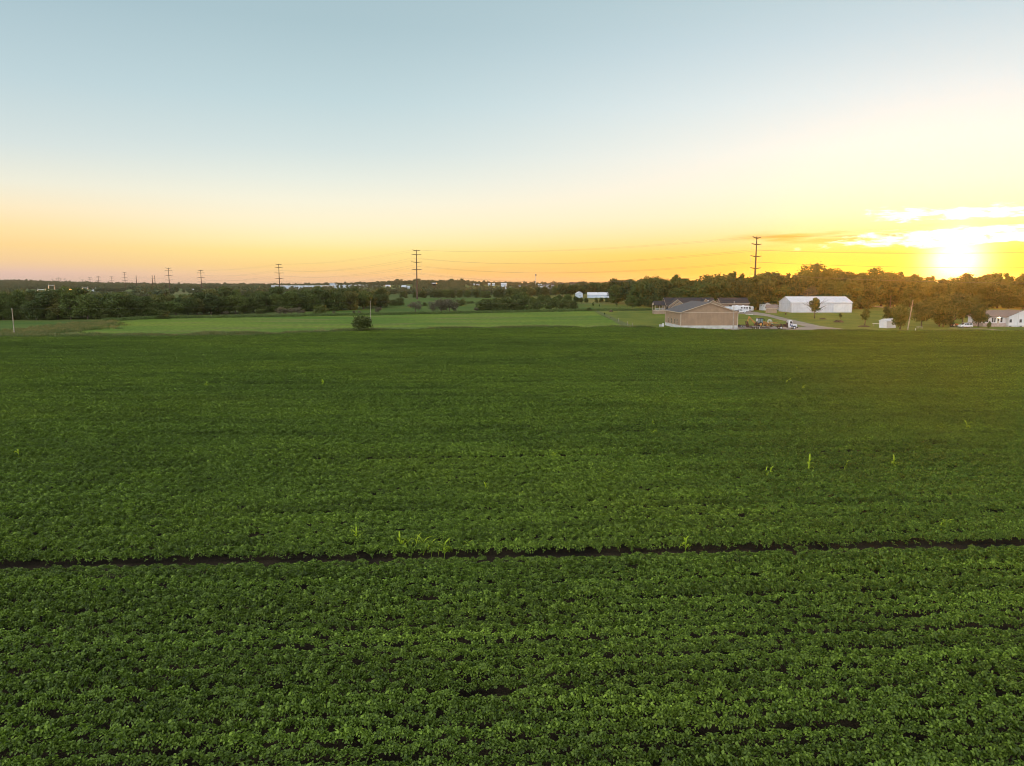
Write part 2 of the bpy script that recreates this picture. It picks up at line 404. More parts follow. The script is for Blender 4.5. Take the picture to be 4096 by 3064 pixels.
def tree(kind, X, Y, H, label, group=None, name='broadleaf_tree', cat='tree', wide=1.0, v=None, foliage='crown', stemname='trunk', matn=None):
    k = TCOUNT.get(kind, 0); TCOUNT[kind] = k + 1
    lst = TREES[kind]; cm, tm, H0 = lst[(k if v is None else v) % len(lst)]
    s = H / H0
    r = thing(name, label, cat, (X, Y, terrain(X, Y)), random.uniform(0, 6.28), group, (s*wide, s*wide, s))
    link(foliage, cm, r); link(stemname, tm, r)
    return r
def treepx(kind, px, base, top, label, group=None, Y=None, **kw):
    if Y is None: Y = depthY(base)
    return tree(kind, xat(px, Y), Y, max(0.8, zfor(top, Y)), label, group, **kw)

# ------------------------------------------------------------------ soybean row piece: 0.76 m of row, three-leaflet leaves on a mound
def soy_piece(i):
    rng = np.random.default_rng(900 + i)
    n = 86
    along = (rng.random(n) - 0.5) * 0.92
    u = np.clip(rng.normal(size=n) * 0.42, -1.0, 1.0)
    top = 0.62 + 0.10 * np.sin(along*7 + i) + 0.05*rng.normal(size=n)
    z = top * (1 - 0.66*np.abs(u)**2.0) * (1 - 0.26 * rng.random(n) ** 3.0)
    y = u * 0.185
    C = np.stack([along, y, z], 1)
    N0 = np.stack([0.25*rng.normal(size=n), u*0.9 + 0.55*rng.normal(size=n), np.full(n, 0.85)], 1)
    N0 = unit(N0); head = rng.random(n) * 6.283
    V = []; F = []; T = []
    for j in range(n):
        nrm = N0[j]; a = np.array([math.cos(head[j]), math.sin(head[j]), 0.0]); a = a - nrm*a.dot(nrm); a /= np.linalg.norm(a)+1e-9
        b = np.cross(nrm, a); L = 0.113 * (0.75 + 0.5*rng.random()); tn = rng.random()
        for ang in (0.0, 1.9, -1.9):
            dr = a*math.cos(ang) + b*math.sin(ang)
            nn = nrm + 0.65*rng.normal(size=3); nn = nn - dr*nn.dot(dr); nn /= np.linalg.norm(nn)+1e-9
            d2 = dr - 0.35*np.array([0,0,1]) * rng.random() + 0.18*rng.normal(size=3); d2 /= np.linalg.norm(d2)
            sd = np.cross(nn, d2); w = L * 0.36; lift = nn * w * 0.45
            o = C[j] + dr*0.012
            q = len(V)
            V += [o, o+d2*L*.35+sd*w+lift, o+d2*L*.72+sd*w*.72+lift*.6, o+d2*L - nn*L*.12, o+d2*L*.72-sd*w*.72+lift*.6, o+d2*L*.35-sd*w+lift]
            F += [(q, q+1, q+2, q+3), (q, q+3, q+4, q+5)]
            t = min(1, max(0, (tn*0.6 + rng.random()*0.4)**1.5)); T += [t]*6
    return proto('soybean piece', mesh_np('soybean piece', np.array(V), np.array(F), M['leaf_soy'], T))
def grass_tuft(i, mat, h, n, spread, lean=0.35):
    rng = np.random.default_rng(300 + i); V = []; F = []; T = []
    for j in range(n):
        p = np.array([rng.normal()*spread, rng.normal()*spread, 0]); a = rng.random()*6.28
        d = np.array([math.cos(a), math.sin(a), 0]); s = np.array([-d[1], d[0], 0])
        hh = h*(0.5 + 0.7*rng.random()); l = lean*hh*(0.3+rng.random()); w = 0.012 + 0.02*h*rng.random()
        q = len(V)
        V += [p-s*w, p+s*w, p+d*l*.4+np.array([0,0,hh*.6])+s*w*.8, p+d*l*.4+np.array([0,0,hh*.6])-s*w*.8, p+d*l+np.array([0,0,hh])]
        V += [p+d*l+np.array([0,0,hh])+s*w*.2]
        F += [(q,q+1,q+2,q+3),(q+3,q+2,q+5,q+4)]; T += [rng.random()]*6
    return proto('grass tuft', mesh_np('grass tuft', np.array(V), np.array(F), M[mat], T))

# ------------------------------------------------------------------ ground sheets
def sheet(name, pts, z, mat, kind='structure', label=None):
    """flat outline on the ground; pts are world (x, y)"""
    me = bpy.data.meshes.new(name)
    me.from_pydata([(x, y, z) for x, y in pts], [], [tuple(range(len(pts)))]); me.update()
    if me.polygons[0].normal.z < 0: me.flip_normals()
    me.materials.append(M[mat]); return tag(link(name, me), label, None, None, kind)
def strip(name, left, right, z, mat, label=None):
    n = len(left); me = bpy.data.meshes.new(name)
    me.from_pydata([(x, y, z) for x, y in left] + [(x, y, z) for x, y in right], [], [(i, i+1, n+i+1, n+i) for i in range(n-1)]); me.update()
    if me.polygons[0].normal.z < 0: me.flip_normals()
    me.materials.append(M[mat]); return tag(link(name, me), label, None, None, 'structure')
def gpts(l): return [tuple(ground(px, py).xy) for px, py in l]
def smooth_line(l, n=8):
    """Catmull-Rom through world points"""
    out = []; P = [l[0]] + list(l) + [l[-1]]
    for i in range(1, len(P)-2):
        p0, p1, p2, p3 = [Vector(P[i+k]) for k in (-1, 0, 1, 2)]
        for j in range(n):
            t = j/n
            out.append(tuple(0.5*((2*p1)+(-p0+p2)*t+(2*p0-5*p1+4*p2-p3)*t*t+(-p0+3*p1-3*p2+p3)*t**3)))
    out.append(tuple(l[-1])); return out
def ribbon(name, l, w, z, mat, label=None):
    """track of width w along smoothed world points"""
    c = [Vector(p) for p in smooth_line(l)]; a = []; b = []
    for i, p in enumerate(c):
        d = (c[min(i+1, len(c)-1)] - c[max(i-1, 0)]).normalized(); s = Vector((-d.y, d.x))
        k = w/2 * (1 + 0.12*math.sin(i*1.7))
        a.append(tuple(p + s*k)); b.append(tuple(p - s*k))
    return strip(name, a, b, z, mat, label)

# land: one sheet to the horizon
rings = [0.0] + list(np.geomspace(60, 14000, 60)); NA = 144
V = [(0, 0, 0)]; F = []
for r in rings[1:]:
    for k in range(NA):
        x = r*math.sin(2*math.pi*k/NA); y = r*math.cos(2*math.pi*k/NA); V.append((x, y, terrain(x, y) - 0.03))
for k in range(NA): F.append((0, 1+(k+1) % NA, 1+k))
for i in range(len(rings)-2):
    for k in range(NA):
        a = 1+i*NA+k; b = 1+i*NA+(k+1) % NA; F.append((a, b, b+NA, a+NA))
me = bpy.data.meshes.new('ground'); me.from_pydata(V, [], F); me.update(); me.materials.append(M['ground'])
if me.polygons[5].normal.z < 0: me.flip_normals()
me.polygons.foreach_set('use_smooth', [True]*len(me.polygons))
tag(link('ground', me), None, None, None, 'structure')

EDGE = [(-1400,1360),(0,1356),(500,1353),(760,1350),(1024,1347),(1300,1334),(1536,1327),(2048,1318),(2400,1315),(2700,1318),(2950,1326),(3200,1328),(3500,1330),(4096,1331),(5400,1334)]
edge_w = gpts(EDGE)
def edgeY(X):
    return float(np.interp(X, [p[0] for p in edge_w], [p[1] for p in edge_w]))
sheet('field_soil', [(-330, 2), (330, 2)] + list(reversed(edge_w)), 0.0, 'soil')
sheet('meadow', gpts([(-900,1350),(0,1352),(500,1349),(1024,1342),(1536,1322),(2048,1313),(2480,1311),(2520,1311),(2470,1290),(2400,1260),(2372,1243),(2050,1249),(1540,1259),(1024,1268),(620,1274),(480,1282),(380,1297),(250,1330),(0,1345),(-700,1348)]), 0.01, 'meadow')
sheet('crop_strip', gpts([(-1300,1335),(30,1335),(150,1322),(270,1306),(370,1291),(300,1288),(0,1283),(-1300,1283)]), 0.01, 'deepgreen')
sheet('lawn', gpts([(2530,1312),(2700,1313),(2950,1322),(3500,1329),(4096,1330),(5400,1333),(5400,1205),(4096,1212),(3440,1212),(3120,1235),(2900,1235),(2640,1246),(2372,1242),(2410,1260),(2480,1290)]), 0.01, 'lawn')
sheet('back_field', gpts([(1050,1264),(1540,1255),(2372,1240),(2640,1240),(2640,1222),(2300,1215),(2060,1192),(1680,1192),(1600,1202),(1540,1230),(1240,1247)]), 0.01, 'deepgreen')
sheet('pale_field', gpts([(680,1178),(900,1172),(900,1160),(760,1159),(690,1168)]), 0.05, 'palefield')
# dry grass margin along the field and the corner path
strip('field_margin', [(x, y+0.2) for x, y in edge_w], gpts([(-1400,1352),(0,1340),(250,1331),(500,1338),(760,1336),(1024,1336),(1300,1322),(1536,1316),(2048,1310),(2400,1309),(2700,1313),(2950,1321),(3200,1323),(3500,1325),(4096,1326),(5400,1330)]), 0.02, 'drygrass')
strip('corner_path', gpts([(30,1342),(170,1326),(280,1310),(375,1292)]), gpts([(230,1345),(300,1333),(350,1315),(430,1290)]), 0.03, 'drygrass')
strip('fence_path', gpts([(2378,1243),(2405,1256),(2440,1275),(2480,1300),(2500,1311)]), gpts([(2394,1243),(2425,1256),(2465,1275),(2525,1300),(2555,1311)]), 0.02, 'thin_grass')
# gravel
strip('gravel_drive', gpts([(2935,1243),(2985,1243),(3020,1248),(3072,1256),(3170,1279),(3280,1304),(3400,1319),(3600,1329)]), gpts([(2935,1254),(2985,1256),(3020,1260),(3072,1266),(3160,1290),(3230,1309),(3330,1324),(3520,1332)]), 0.03, 'gravel')
strip('gravel_yard', gpts([(2900,1300),(2960,1303),(3060,1305),(3150,1306),(3240,1308),(3300,1313)]), gpts([(2900,1322),(2960,1325),(3060,1327),(3150,1328),(3240,1328),(3340,1328)]), 0.036, 'gravel')
ribbon('gravel_road', gpts([(3380,1219),(3460,1222),(3540,1230),(3590,1238),(3660,1246)]), 7.0, 0.03, 'gravel')
ribbon('side_path', gpts([(3400,1240),(3470,1240),(3540,1241)]), 2.2, 0.03, 'gravel')
ribbon('house_drive', gpts([(3800,1312),(3880,1313),(3940,1316),(4000,1321),(4120,1328)]), 2.6, 0.03, 'gravel')

# ------------------------------------------------------------------ soybean field
ROW = math.atan2(3.7, 61.3); ca, sa = math.cos(ROW), math.sin(ROW)
pieces = [soy_piece(i) for i in range(8)]
gapv = 38.84          # across-row coordinate of the wheel gap
pts = []; rot = []; scl = []; vi = []
rs = np.random.default_rng(5)
row = 0; v = 13.0
while v < 290:
    gap = -0.3 < v - gapv < 0.9; lowrow = -1.1 < v - gapv <= -0.3
    thin = rs.random() < 0.04
    rowk = 1 + 0.12*rs.normal()
    if v < 62: rowk = min(1.1, max(0.93, rowk))
    dip = rs.random() < 0.20; dipk = rs.uniform(0.62, 0.82) if v > 60 else rs.uniform(0.86, 0.95); dipn = rs.uniform(0, 50)
    us = np.arange(-300, 300, 0.74)
    for uu in us:
        x = uu*ca - v*sa; y = uu*sa + v*ca
        if y < 12 or abs(x) > 0.80*y + 14: continue
        if y > edgeY(x) - 0.6: continue
        p = mnoise.noise((x*0.05, y*0.12, 3.1)); q = mnoise.noise((x*0.35, y*0.9, 8.7))
        k = rowk * (1 + 0.14*p + 0.16*q)
        de = edgeY(x) - y
        if de < 5 and rs.random() < 0.35*(1-de/5) + (0.5 if q > 0.15 else 0)*(1-de/5): continue
        if gap:
            if rs.random() < (0.15 if abs(v-gapv) < 0.39 else 0.97): continue
            k *= 0.70
        elif lowrow: k *= 0.84
        elif dip and mnoise.noise((uu*0.03, dipn, 0.5)) > -0.12: k *= dipk
        elif q < -0.60 or (v > 62 and thin and p < -0.1 and q < 0.1): k *= 0.62
        pts.append((x + 0.05*rs.normal(), y + 0.022*rs.normal(), 0.0))
        rot.append((0.05*rs.normal(), 0.05*rs.normal(), ROW + (math.pi if rs.random() < .5 else 0) + 0.12*rs.normal()))
        scl.append((1.0 + 0.08*rs.normal(), min(1.25, k*(0.98 if not gap else 0.8)), k*(1 + 0.08*rs.normal()))); vi.append(int(rs.integers(8)))
    v += 0.76; row += 1
scatter('soybean_plants', pts, rot, scl, vi, pieces, 'rows of dark green soybean plants filling the wide field')
print('soy pieces', len(pts))

# dry and green grass along the field margin
dry = [grass_tuft(i, 'grass_dry', 0.9, 60, 0.45) for i in range(3)] + [grass_tuft(10+i, 'grass_green', 0.8, 60, 0.45) for i in range(3)]
pts = []; rot = []; scl = []; vi = []
for i in range(15000):
    px = rs.uniform(-700, 5000); X0 = xat(px, 230); y0 = edgeY(X0)
    a = X0 / 230
    wd = 13 if px < 1250 else (7 if px < 2500 else 3.0)
    Y = y0 + 0.3 + wd * rs.random()
    X = X0 * Y/230 
    Y = edgeY(X) + 0.3 + wd*rs.random()
    nz = mnoise.noise((X*0.05, Y*0.2, 1.0))
    first = (Y - edgeY(X)) < 1.8
    if nz < -0.12 and not first: continue
    s_ = (0.8 if px > 2960 else 0.45) if px > 2600 else 1.0
    isdry = (rs.random() < (0.45 if px < 2600 else 0.12)) and not first
    pts.append((X, Y, 0)); rot.append((0, 0, rs.random()*6.28)); s = s_*rs.uniform(0.6, 1.25) * (1.15 if nz > 0.15 else 0.8)
    scl.append((1.4*s, 1.4*s, s)); vi.append(int(rs.integers(3)) + (0 if isdry else 3))
for i in range(3200):
    X = rs.uniform(-190, 260); Y = edgeY(X) - rs.random()**2*5 + 0.5
    if mnoise.noise((X*0.09, 3.0, 2.0)) < 0.0: continue
    pts.append((X, Y, 0)); rot.append((0,0,rs.random()*6.28)); s = rs.uniform(0.5, 1.15); scl.append((1.4*s,1.4*s,s)); vi.append(3+int(rs.integers(3)) if rs.random() < .8 else int(rs.integers(3)))
for i in range(2300):      # rough path at the left corner
    t = rs.random(); px = 40 + 380*t + rs.normal()*40; py = 1341 - 45*t + rs.normal()*6 
    g_ = ground(px, py)
    if g_.y < edgeY(g_.x) + 0.5: continue
    pts.append(tuple(g_)); rot.append((0,0,rs.random()*6.28)); s = rs.uniform(0.5, 1.2); scl.append((1.5*s,1.5*s,s)); vi.append(int(rs.integers(3)) + (3 if rs.random() < 0.6 else 0))
for i in range(2600):      # taller growth along the far edge of the meadow
    px = rs.uniform(420, 2640); py = float(np.interp(px, [420,620,1024,1540,2050,2372,2640],[1284,1273,1267,1258,1248,1242,1239])) + rs.normal()*1.0
    g_ = ground(px, py); pts.append(tuple(g_)); rot.append((0,0,rs.random()*6.28)); s = rs.uniform(0.7, 1.5); scl.append((2*s,2*s,s)); vi.append(3+int(rs.integers(3)))
scatter('margin_grass', pts, rot, scl, vi, dry, 'rough dry and green grass along the field edges')
# ------------------------------------------------------------------ buildings
def chevron(w, eave, ridge, over, th):
    """roof section: (s, z) outline of two slopes with thickness th"""
    sl = (ridge - eave) / (w/2); e = eave - over*sl
    return [(-w/2-over, e), (0, ridge), (w/2+over, e), (w/2+over, e+th), (0, ridge+th*1.1), (-w/2-over, e+th)]
def put_prism(mb, prof, a0, a1, axis):
    """extrude a section along local y (axis y) or local x (axis x)"""
    if axis == 'y': mb.prism(prof, a0, a1)
    else:
        n = len(prof)
        vs = [(a0, s, z) for s, z in prof] + [(a1, s, z) for s, z in prof]
        fs = [tuple(range(n-1, -1, -1)), tuple(range(n, 2*n))] + [(i, (i+1) % n, n+(i+1) % n, n+i) for i in range(n)]
        mb.add(vs, fs)
def window(parent, x, y, z, w, h, face='front', framemat='white_paint', glassmat='glass', bars=1, name='window'):
    """frame with its pane; front faces local -y, left faces local -x, right +x"""
    def bx(mb, u0, u1, z0, z1, d0, d1):
        if face == 'front': mb.box((x+u0, y-d1, z+z0), (x+u1, y-d0, z+z1))
        elif face == 'left': mb.box((x-d1, y+u0, z+z0), (x-d0, y+u1, z+z1))
        else: mb.box((x+d0, y+u0, z+z0), (x+d1, y+u1, z+z1))
    t = 0.10; f = MB()
    bx(f, -w/2-t, -w/2, -h/2-t, h/2+t, -0.02, 0.08); bx(f, w/2, w/2+t, -h/2-t, h/2+t, -0.02, 0.08)
    bx(f, -w/2, w/2, h/2, h/2+t, -0.02, 0.08); bx(f, -w/2, w/2, -h/2-t, -h/2, -0.02, 0.10)
    for i in range(bars):
        zz = -h/2 + h*(i+1)/(bars+1); bx(f, -w/2, w/2, zz-0.035, zz+0.035, 0.012, 0.06)
    fr = f.build(name, M[framemat], parent)
    p = MB(); bx(p, -w/2, w/2, -h/2, h/2, 0.0, 0.025); p.build('pane', M[glassmat], fr)
    return fr
def gable(name, label, cat, loc, rz, w, l, eave, ridge, axis='y', wall='tan', roof='shingle', trim='cream', over=0.45, found=0.0, foundmat='concrete', group=None, th=0.18):
    """gabled building; w is across the ridge, l along it; root at the centre of its base"""
    r = thing(name, label, cat, loc, rz, group)
    mb = MB(); prof = [(-w/2, found), (w/2, found), (w/2, eave), (0, ridge), (-w/2, eave)]
    put_prism(mb, prof, -l/2, l/2, axis); mb.build('wall', M[wall], r)
    if found:
        mb = MB(); put_prism(mb, [(-w/2-.06, -0.5), (w/2+.06, -0.5), (w/2+.06, found+0.004), (-w/2-.06, found+0.004)], -l/2-.06, l/2+.06, axis)
        mb.build('foundation', M[foundmat], r)
    mb = MB(); put_prism(mb, chevron(w, eave, ridge, over, th), -l/2-over, l/2+over, axis); rf = mb.build('roof', M[roof], r)
    mb = MB()
    for a in (-l/2-over-0.05, l/2+over+0.003):
        put_prism(mb, chevron(w, eave-0.1, ridge-0.1, over+0.03, th+0.04), a, a+0.047, axis)
    sl = (ridge-eave)/(w/2); e = eave - over*sl
    for s in (-1, 1):
        s0, s1 = sorted((s*(w/2+over+0.004), s*(w/2+over+0.05)))
        if axis == 'y': mb.box((s0, -l/2-over, e-0.1), (s1, l/2+over, e+th*0.9))
        else: mb.box((-l/2-over, s0, e-0.1), (l/2+over, s1, e+th*0.9))
    mb.build('trim', M[trim], r)
    return r

# tan barn at the field edge
a = R(2.0); BW, BL = 20.4, 22.0
c0 = Vector((59.8, 252.0)); dx = Vector((math.cos(a), math.sin(a))); dy = Vector((-math.sin(a), math.cos(a)))
cc = c0 + dx*BW/2 + dy*BL/2
barn = gable('tan_barn', 'large tan steel barn with grey roof and concrete base at the field edge', 'barn', (cc.x, cc.y, 0), a, BW, BL, zfor(1249, 252), zfor(1211, 252), 'y', 'tan', 'shingle', 'cream', 0.5, 1.15)
for sx in (-1, 1):
    for sy in (-1, 1): mb = MB(); mb.box((sx*BW/2-0.12, sy*BL/2-0.12, 1.16), (sx*BW/2+0.12, sy*BL/2+0.12, zfor(1249,252)-0.35)); mb.build('corner_trim', M['cream'], barn)
mb = MB(); mb.box((-BW/2+.13, -BL/2-0.06, zfor(1249,252)-0.12), (BW/2-.13, -BL/2-0.002, zfor(1249,252)+0.06)); mb.build('belt_trim', M['cream'], barn)
for yy in (-7.4, -3.6, 0.6, 5.2): window(barn, -BW/2, yy+1, 2.3, 1.15, 1.75, 'left', 'cream', 'glass')
# ranch house behind the barn
hx0 = xat(2662, 376); hw = xat(2856, 376) - hx0
house = gable('ranch_house', 'long grey-roofed ranch house with corner porch, half hidden behind the tan barn', 'house', (hx0+hw/2, 380, 0), R(2), 11.0, hw, zfor(1222, 372), zfor(1192, 378), 'x', 'tan_house', 'shingle_dark', 'cream', 0.5, 1.8, 'stone')
ez, rzz = zfor(1222, 372), zfor(1192, 378)
def front_gable(px0, px1, pxp, top, yoff, depth, w_eave, roofm='shingle_dark'):
    """cross gable toward the camera, as wall, roof and trim of the house"""
    x0 = xat(px0, 372) - (hx0+hw/2); x1 = xat(px1, 372) - (hx0+hw/2); w = x1-x0; xc = (x0+x1)/2; rz_ = zfor(top, 370)
    mb = MB(); mb.add([(xc+s, yoff if k == 0 else yoff+depth, z) for k in (0, 1) for s, z in ((-w/2, 1.8), (w/2, 1.8), (w/2, w_eave), (0, rz_), (-w/2, w_eave))],
        [(0,1,2,3,4), (9,8,7,6,5), (0,5,6,1), (1,6,7,2), (2,7,8,3), (3,8,9,4), (4,9,5,0)]); mb.build('gable_wall', M['tan_house'], house)
    mb = MB(); ch = [(xc+s, z) for s, z in chevron(w, w_eave, rz_, 0.45, 0.18)]; mb.prism(ch, yoff-0.5, yoff+depth); mb.build('gable_roof', M[roofm], house)
    mb = MB(); ch = [(xc+s, z-0.05) for s, z in chevron(w, w_eave, rz_, 0.48, 0.22)]; mb.prism(ch, yoff-0.56, yoff-0.503); mb.build('gable_trim', M['cream'], house)
front_gable(2673, 2737, 2714, 1199, -8.0, 9.0, ez)
front_gable(2680, 2742, 2714, 1207, -9.6, 1.5, ez-0.7)
front_gable(2806, 2838, 2821, 1196, -6.6, 6.0, ez+0.5)
front_gable(2808, 2886, 2843, 1203, -8.5, 8.0, ez)
for px, ww in ((2672, 1.6), (2683, 1.0)): window(house, xat(px, 372)-(hx0+hw/2), -5.5, 3.3, ww, 1.5, 'front', 'cream')
mb = MB(); mb.box((xat(2828,372)-(hx0+hw/2), -4.6, rzz-2.1), (xat(2841,372)-(hx0+hw/2), -2.4, rzz-1.2)); mb.build('skylight', M['white_paint'], house)
# its porch: deck, railing, posts, own little gabled roof
xa = xat(2622, 372) - (hx0+hw/2); xb = xat(2664, 372) - (hx0+hw/2)
pr = MB(); put_prism(pr, [(s-1.5, z) for s, z in chevron(6.0, zfor(1221,370), zfor(1206,372), 0.4, 0.16)], xa-0.5, xb+2, 'x'); porch = pr.build('porch_roof', M['shingle_dark'], house)
pg = MB(); put_prism(pg, [(s-1.5, z) for s, z in [(-3, zfor(1221,370)), (3, zfor(1221,370)), (0, zfor(1206,372)-0.08)]], xa-0.3, xa-0.1, 'x'); pg.build('porch_gable', M['cream'], porch)
pd = MB(); pd.box((xa, -4.5, 1.75), (xb, 1.5, 2.0)); pd.build('porch_deck', M['cream'], house)
ps = MB(); ps.box((xa+0.1, -4.4, -0.4), (xb-0.05, 1.4, 1.746)); ps.build('porch_base', M['tan_house'], house)
for x in (xa+0.15, xa+2.6, xb-0.3):
    for y in (-4.35, 1.2):
        if x > xa+1 and y > 0: continue
        q = MB(); q.box((x-0.13, y-0.13, 2.003), (x+0.13, y+0.13, zfor(1221,370)-0.02)); q.build('porch_post', M['cream'], house)
rl = MB(); rl.box((xa+0.3, -4.42, 2.75), (xb-0.4, -4.34, 2.85))
for k in range(18): 
    x = xa + 0.4 + k*(xb-xa-0.9)/17; rl.box((x-0.02, -4.4, 2.003), (x+0.02, -4.36, 2.748))
rl.build('porch_railing', M['white_paint'], house)
# second house
gx = xat(2880, 408); 
h2 = gable('brown_house', 'low house with dark ridge roof and pinkish gable end behind the motorhome', 'house', ((gx+xat(2992,408))/2, 412, 0), R(3), 9.0, xat(2992,408)-gx, zfor(1213, 407), zfor(1192, 411), 'x', 'brickwall', 'shingle_dark', 'cream', 0.5, 0.5)
window(h2, -2.5, -4.5, 3.0, 1.8, 1.3, 'front', 'cream'); window(h2, 3.0, -4.5, 3.0, 1.2, 1.3, 'front', 'cream')
# tan shed
sx0, sx1 = xat(3070, 385), xat(3111, 385)
sh = gable('tan_shed', 'small tan garden shed with brown roof and double door, left of the white barn', 'shed', ((sx0+sx1)/2, 387, 0), R(-14), 4.2, 5.4, zfor(1232, 385), zfor(1219, 387), 'x', 'tan_house', 'shingle_brown', 'cream', 0.3, 0.0)
d = MB(); d.box((-2.76, -0.85, 0.05), (-2.702, 0.85, 2.1)); d.build('door', M['cream'], sh)
# white steel barn
wx0, wx1 = xat(3163, 394), xat(3407, 394)
wb = gable('white_barn', 'long white steel barn with white ridge roof on the lawn', 'barn', ((wx0+wx1)/2, 394+9, 0), R(0.5), 18.0, wx1-wx0, zfor(1210, 394), zfor(1187, 403), 'x', 'white_metal', 'white_roof', 'white_paint', 0.25, 0.0)
ez2 = zfor(1210, 394); L2 = (wx1-wx0)
d = MB(); d.box((L2*0.285, -9.14, 0.1), (L2*0.48, -9.06, ez2-0.75)); d.build('sliding_door', M['tan_pale'] if 'tan_pale' in M else M['white_siding'], wb)
d = MB(); d.box((L2*0.09, -9.24, ez2-0.72), (L2*0.49, -9.05, ez2-0.58)); d.build('door_track', M['grey_steel'], wb)
d = MB(); d.box((L2*0.195, -9.14, 0.1), (L2*0.28, -9.06, ez2-0.8)); d.build('sliding_door', M['white_siding'], wb)
d = MB(); d.box((-L2/2+0.3, -9.33, -0.2), (-L2/2+0.5, -9.13, ez2-0.2)); d.box((-L2/2+.3, -10.0, 0.02), (-L2/2+.5, -9.335, 0.2)); d.build('downspout', M['white_paint'], wb)
d = MB(); d.box((-L2/2-0.14, -1, 0.05), (-L2/2-0.06, 0, 2.1)); d.build('side_door', M['white_paint'], wb)
# small white outbuildings
o = gable('garden_house', 'narrow grey-white outbuilding peeking past the left end of the white barn', 'shed', (xat(3121, 432), 434, 0), R(10), 3.0, 4.0, zfor(1203,432), zfor(1196,432), 'y', 'white_siding', 'shingle_dark', 'white_paint', 0.25)
window(o, 0, -2.0, 3.4, 0.7, 1.8, 'front', 'white_paint')
o = gable('garden_house', 'small white outbuilding with a dark roof at the wood edge above the tan shed', 'shed', (xat(3062, 425), 427, 0), R(20), 3.6, 5.0, zfor(1217,425), zfor(1211,425), 'y', 'white_siding', 'shingle_dark', 'white_paint', 0.25)
window(o, 0, -2.5, 1.9, 0.8, 0.9, 'front', 'white_paint')
# white shed under the big tree
q0, q1 = xat(3530, 256), xat(3592, 256)
ws = gable('white_shed', 'small white shed below the branches of the yard tree', 'shed', ((q0+q1)/2, 258, 0), R(20), 3.4, 4.4, zfor(1285, 256), zfor(1277, 257), 'x', 'white_siding', 'white_roof', 'white_paint', 0.12)
d = MB(); d.box((-2.27, -0.5, 0.05), (-2.202, 0.5, 2.0)); d.build('door', M['white_paint'], ws)
# white house on the right
wx = xat(3931, 265); xr = xat(4021, 265)
EZ, RZ = zfor(1266, 265), zfor(1239, 270)
wh = thing('white_house', 'white bungalow with brownish hip roof, right-hand gable wing and lit porch lamp', 'house', (xr, 265, 0), R(0))
W_ = xr - wx
mb = MB(); mb.box((-W_, 0, 1.3), (0.0, 9.0, EZ)); mb.build('wall', M['white_siding'], wh)
mb = MB(); mb.box((-W_-0.1, -0.12, -0.4), (-0.02, 9.05, 1.296)); mb.build('porch_base', M['pink_wall'], wh)
mb = MB(); o_ = 0.5; rx = -W_ + 4.2
mb.add([(-W_-o_, -o_, EZ-0.1), (4.5, -o_, EZ-0.1), (4.5, 9+o_, EZ-0.1), (-W_-o_, 9+o_, EZ-0.1), (rx, 4.5, RZ), (4.5, 4.5, RZ-0.1),
        (-W_-o_, -o_, EZ-0.3), (4.5, -o_, EZ-0.3), (4.5, 9+o_, EZ-0.3), (-W_-o_, 9+o_, EZ-0.3)],
       [(0,1,5,4), (2,3,4,5), (3,0,4), (1,2,5), (6,9,8,7), (0,6,7,1), (1,7,8,2), (2,8,9,3), (3,9,6,0)]); mb.build('roof', M['shingle_brown'], wh)
gw = 10.4
mb = MB(); mb.prism([(0, 0.55), (gw, 0.55), (gw, EZ), (gw/2, zfor(1243, 263)), (0, EZ)], -1.6, 7.0); mb.build('gable_wall', M['white_siding'], wh)
mb = MB(); mb.box((-0.05, -1.66, -0.4), (gw+.05, 7.05, 0.546)); mb.build('foundation', M['concrete'], wh)
mb = MB(); mb.prism([(gw/2+s, z) for s, z in chevron(gw, EZ, zfor(1243, 263), 0.35, 0.16)], -1.95, 7.3); mb.build('gable_roof', M['shingle_brown'], wh)
mb = MB(); mb.prism([(gw/2+s, z-0.06) for s, z in chevron(gw, EZ, zfor(1243, 263), 0.38, 0.2)], -2.0, -1.954); mb.build('gable_trim', M['white_paint'], wh)
for px, ww, hh in ((3947, 0.75, 1.7), (3969, 0.75, 1.7), (3975.5, 0.75, 1.7), (4003, 0.75, 1.7)): window(wh, xat(px, 265)-xr, 0, EZ-1.3, ww, hh, 'front', 'white_paint')
d = MB(); d.box((xat(3986,265)-xr, -0.07, 1.31), (xat(3994,265)-xr, -0.003, 3.2)); dr = d.build('door', M['cream'], wh)
d = MB(); d.box((xat(3988,265)-xr, -0.09, 2.0), (xat(3992,265)-xr, -0.073, 3.0)); d.build('pane', M['glass'], dr)
mb = MB(); mb.box((xat(3987.5,265)-xr, -0.5, 3.35), (xat(3994,265)-xr, -0.1, 3.62)); mb.build('porch_lamp', M['lamp'], wh)
for px in (4043, 4083): window(wh, xat(px, 263)-xr, -1.6, 2.2, 0.9, 1.15, 'front', 'white_paint')
for px in (4043, 4085): window(wh, xat(px, 263)-xr, -1.66, 0.25, 0.9, 0.3, 'front', 'concrete', bars=0, name='cellar_window')
mb = MB(); mb.path([(xat(4071,263)-xr, -1.75, 0.3), (xat(4073,263)-xr, -1.75, zfor(1246,263))], 0.05, 6); mb.build('cable_mast', M['grey_steel'], wh)

